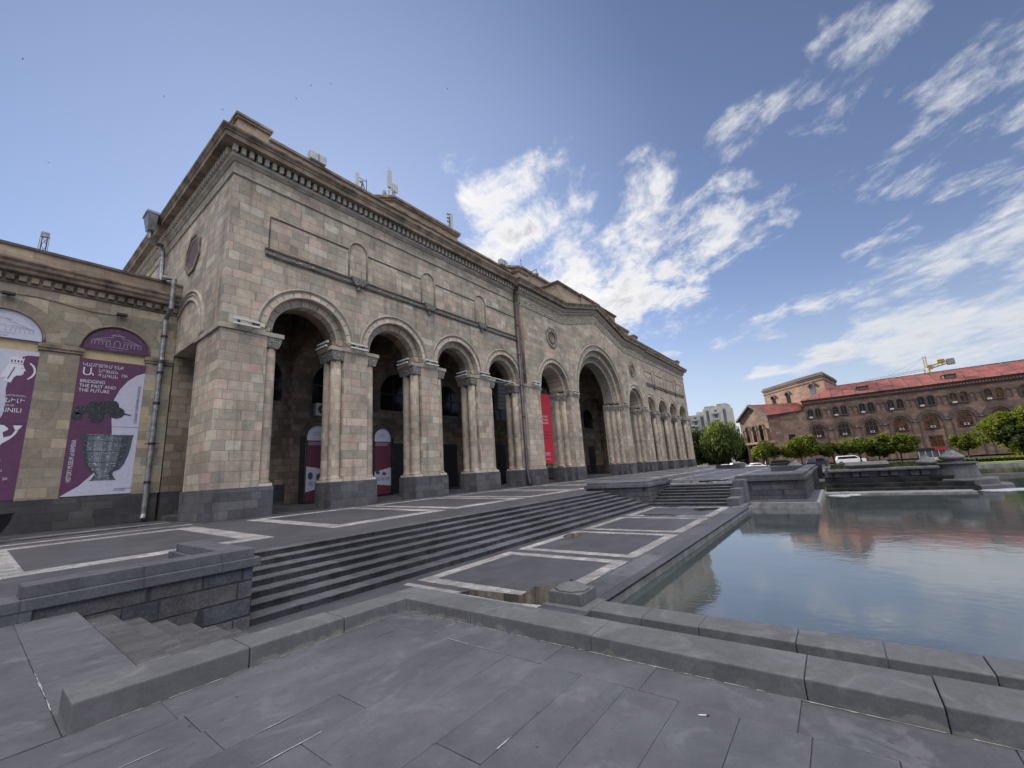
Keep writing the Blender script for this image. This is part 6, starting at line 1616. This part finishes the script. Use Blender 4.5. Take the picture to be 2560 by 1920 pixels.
M['paint_black'] = plain('black_car_paint', (.012,.012,.014), .2, var=.05)
M['paint_grey'] = plain('grey_car_paint', (.16,.155,.15), .3, .3, var=.05)
M['paint_blue'] = plain('dark_blue_car_paint', (.02,.028,.05), .25, var=.05)
M['paint_red'] = plain('dark_red_car_paint', (.10,.02,.02), .3, var=.05)
def cars():
    car('parked_car', 'white off-road car with dark windows right of the terrace, behind the stone trough', 110, -1.95, pi/2+.12, 4.9, 1.9, 1.75, 'paint_white', True)
    car('parked_car', 'white sedan in front of the pavilion, left of the walking person', 106, 14.3, pi/2+.55, 4.5, 1.75, 1.42, 'paint_white')
    car('parked_car', 'long black van behind the terrace edge', 108, 9.5, pi/2+.1, 4.9, 1.9, 1.75, 'paint_black', True)
    car('parked_car', 'dark blue off-road car left of the lawn', 104, 3.3, pi/2+1.1, 4.5, 1.85, 1.7, 'paint_blue', True)
    car('parked_car', 'grey off-road car under the trees left of the white sedan', 112, 18.6, pi/2+.6, 4.5, 1.8, 1.65, 'paint_grey', True)
    car('parked_car', 'white sedan half hidden behind the low parapet wall', 112, 21.6, pi/2+.5, 4.4, 1.75, 1.42, 'paint_white')
    car('parked_car', 'dark red sedan in the shade of the dark trees', 114, 24.6, pi/2+.4, 4.4, 1.75, 1.4, 'paint_red')
    car('parked_car', 'white hatchback just right of the far museum corner', 110, 27.6, pi/2+.3, 4.2, 1.75, 1.45, 'paint_white')
cars()
def person(label, x, y, z, h, face, top, bottom, hair='bark', stride=.22, arm=.1):
    P = thing('person', label, 'person', (x, y, z), None, face)
    s = h/1.75
    V, E, Rr = [], [], []
    def add(p, r, par=None):
        V.append(tuple(c*s for c in p)); Rr.append(r*s)
        if par is not None: E.append((par, len(V)-1))
        return len(V)-1
    pel = add((0,0,.95), .145); wai = add((0,0,1.10), .125, pel); che = add((0,.0,1.32), .155, wai); nec = add((0,0,1.50), .06, che); hd0 = add((0,.015,1.58), .08, nec); hd = add((0,.02,1.68), .092, hd0); add((0,.01,1.74), .06, hd)
    for sd in (-1, 1):
        hip = add((sd*.10,0,.90), .095, pel); kn = add((sd*.10, sd*stride*.5+.03, .50), .062, hip); an = add((sd*.10, sd*stride, .09), .042, kn); add((sd*.11, sd*stride+.15, .04), .038, an)
        sh = add((sd*.185,0,1.42), .062, che); el = add((sd*.23, -sd*arm*.6, 1.14), .045, sh); wr = add((sd*.22, -sd*arm+.08, .90), .032, el); add((sd*.215, -sd*arm+.10, .80), .034, wr)
    me = bpy.data.meshes.new('body'); me.from_pydata(V, E, [])
    o = bpy.data.objects.new('body', me); COL.objects.link(o)
    md = o.modifiers.new('skin', 'SKIN')
    for d, q in zip(me.skin_vertices[0].data, Rr): d.radius = (q, q)
    me.skin_vertices[0].data[0].use_root = True
    sb = o.modifiers.new('sub', 'SUBSURF'); sb.levels = 1; sb.render_levels = 1
    dg = bpy.context.evaluated_depsgraph_get(); dg.update()
    m2 = bpy.data.meshes.new_from_object(o.evaluated_get(dg)); o.modifiers.clear(); o.data = m2; m2.name = 'body'
    m2.materials.clear()
    for k in ('skin', top, bottom): m2.materials.append(M[k])
    for p in m2.polygons:
        c = p.center/s; p.use_smooth = True
        p.material_index = 2 if c.z < .98 and abs(c.x) < .19 else (1 if c.z < 1.49 and c.z > .93 else 0)
    o.parent = P
    mb = MB(); mb.lathe([(.085*s,-.02*s),(.10*s,.04*s),(.085*s,.10*s),(.02*s,.125*s)], (0,-.01*s,1.67*s), 10); mb.build('hair', hair, P, smooth=True)
    mb = MB(); mb.box(-.012*s, .012*s, .10*s, .125*s, 1.63*s, 1.67*s); mb.build('nose', 'skin', P)
    return P
M['cloth_light'] = plain('light_cloth', (.50,.50,.48), .9, var=.08)
M['cloth_dark'] = plain('dark_cloth', (.03,.032,.04), .9, var=.08)
M['cloth_blue'] = plain('denim_cloth', (.06,.075,.12), .9, var=.08)
person('person in a light shirt walking beside the white sedan', 108, 12.7, -1.5, 1.78, 2.6, 'cloth_light', 'cloth_dark')
person('person in white standing behind the terrace edge near the black van', 108, 7.1, -1.5, 1.75, .4, 'cloth_light', 'cloth_blue', stride=.05)
person('person in light clothes in front of the pink building wall, above the blue car', 118, 3.45, -1.5, 1.75, -1.2, 'cloth_light', 'cloth_light', stride=.1)
def birds():
    pts = [((-2.4,71.6,56.1),'far left near the left edge'),((1.3,77.7,46.9),'low at the left above the crane mast'),((10.6,68.6,58.8),'left of the museum corner'),((17.2,66.3,60),'just above the museum corner'),((25.3,59.7,63.9),'upper middle left'),((26.5,57.3,65.7),'highest, leftmost of a pair'),((28.7,55.3,66.5),'highest, right one of a pair'),((43.1,42.5,68.1),'alone in the clear middle sky')]
    for i, (p, w) in enumerate(pts):
        b = thing('bird', 'tiny dark bird flying '+w, 'bird', p, 'birds in the sky', i*1.3); b.scale = (.6,.6,.6)
        mb = MB(); mb.tube([(-.16,0,0),(-.05,0,.01),(.08,0,.0),(.16,0,-.01)], [.01,.045,.04,.01], 6); mb.build('body', 'black', b)
        for s in (-1, 1):
            mb = MB(); mb.face([(-.06,0,.02),(.07,0,.02),(.02,s*.28,.09),(-.05,s*.30,.08)]); mb.face([(.02,s*.28,.09),(-.05,s*.30,.08),(-.12,s*.52,.02)]); mb.build('wing', 'black', b, fix=False)
birds()
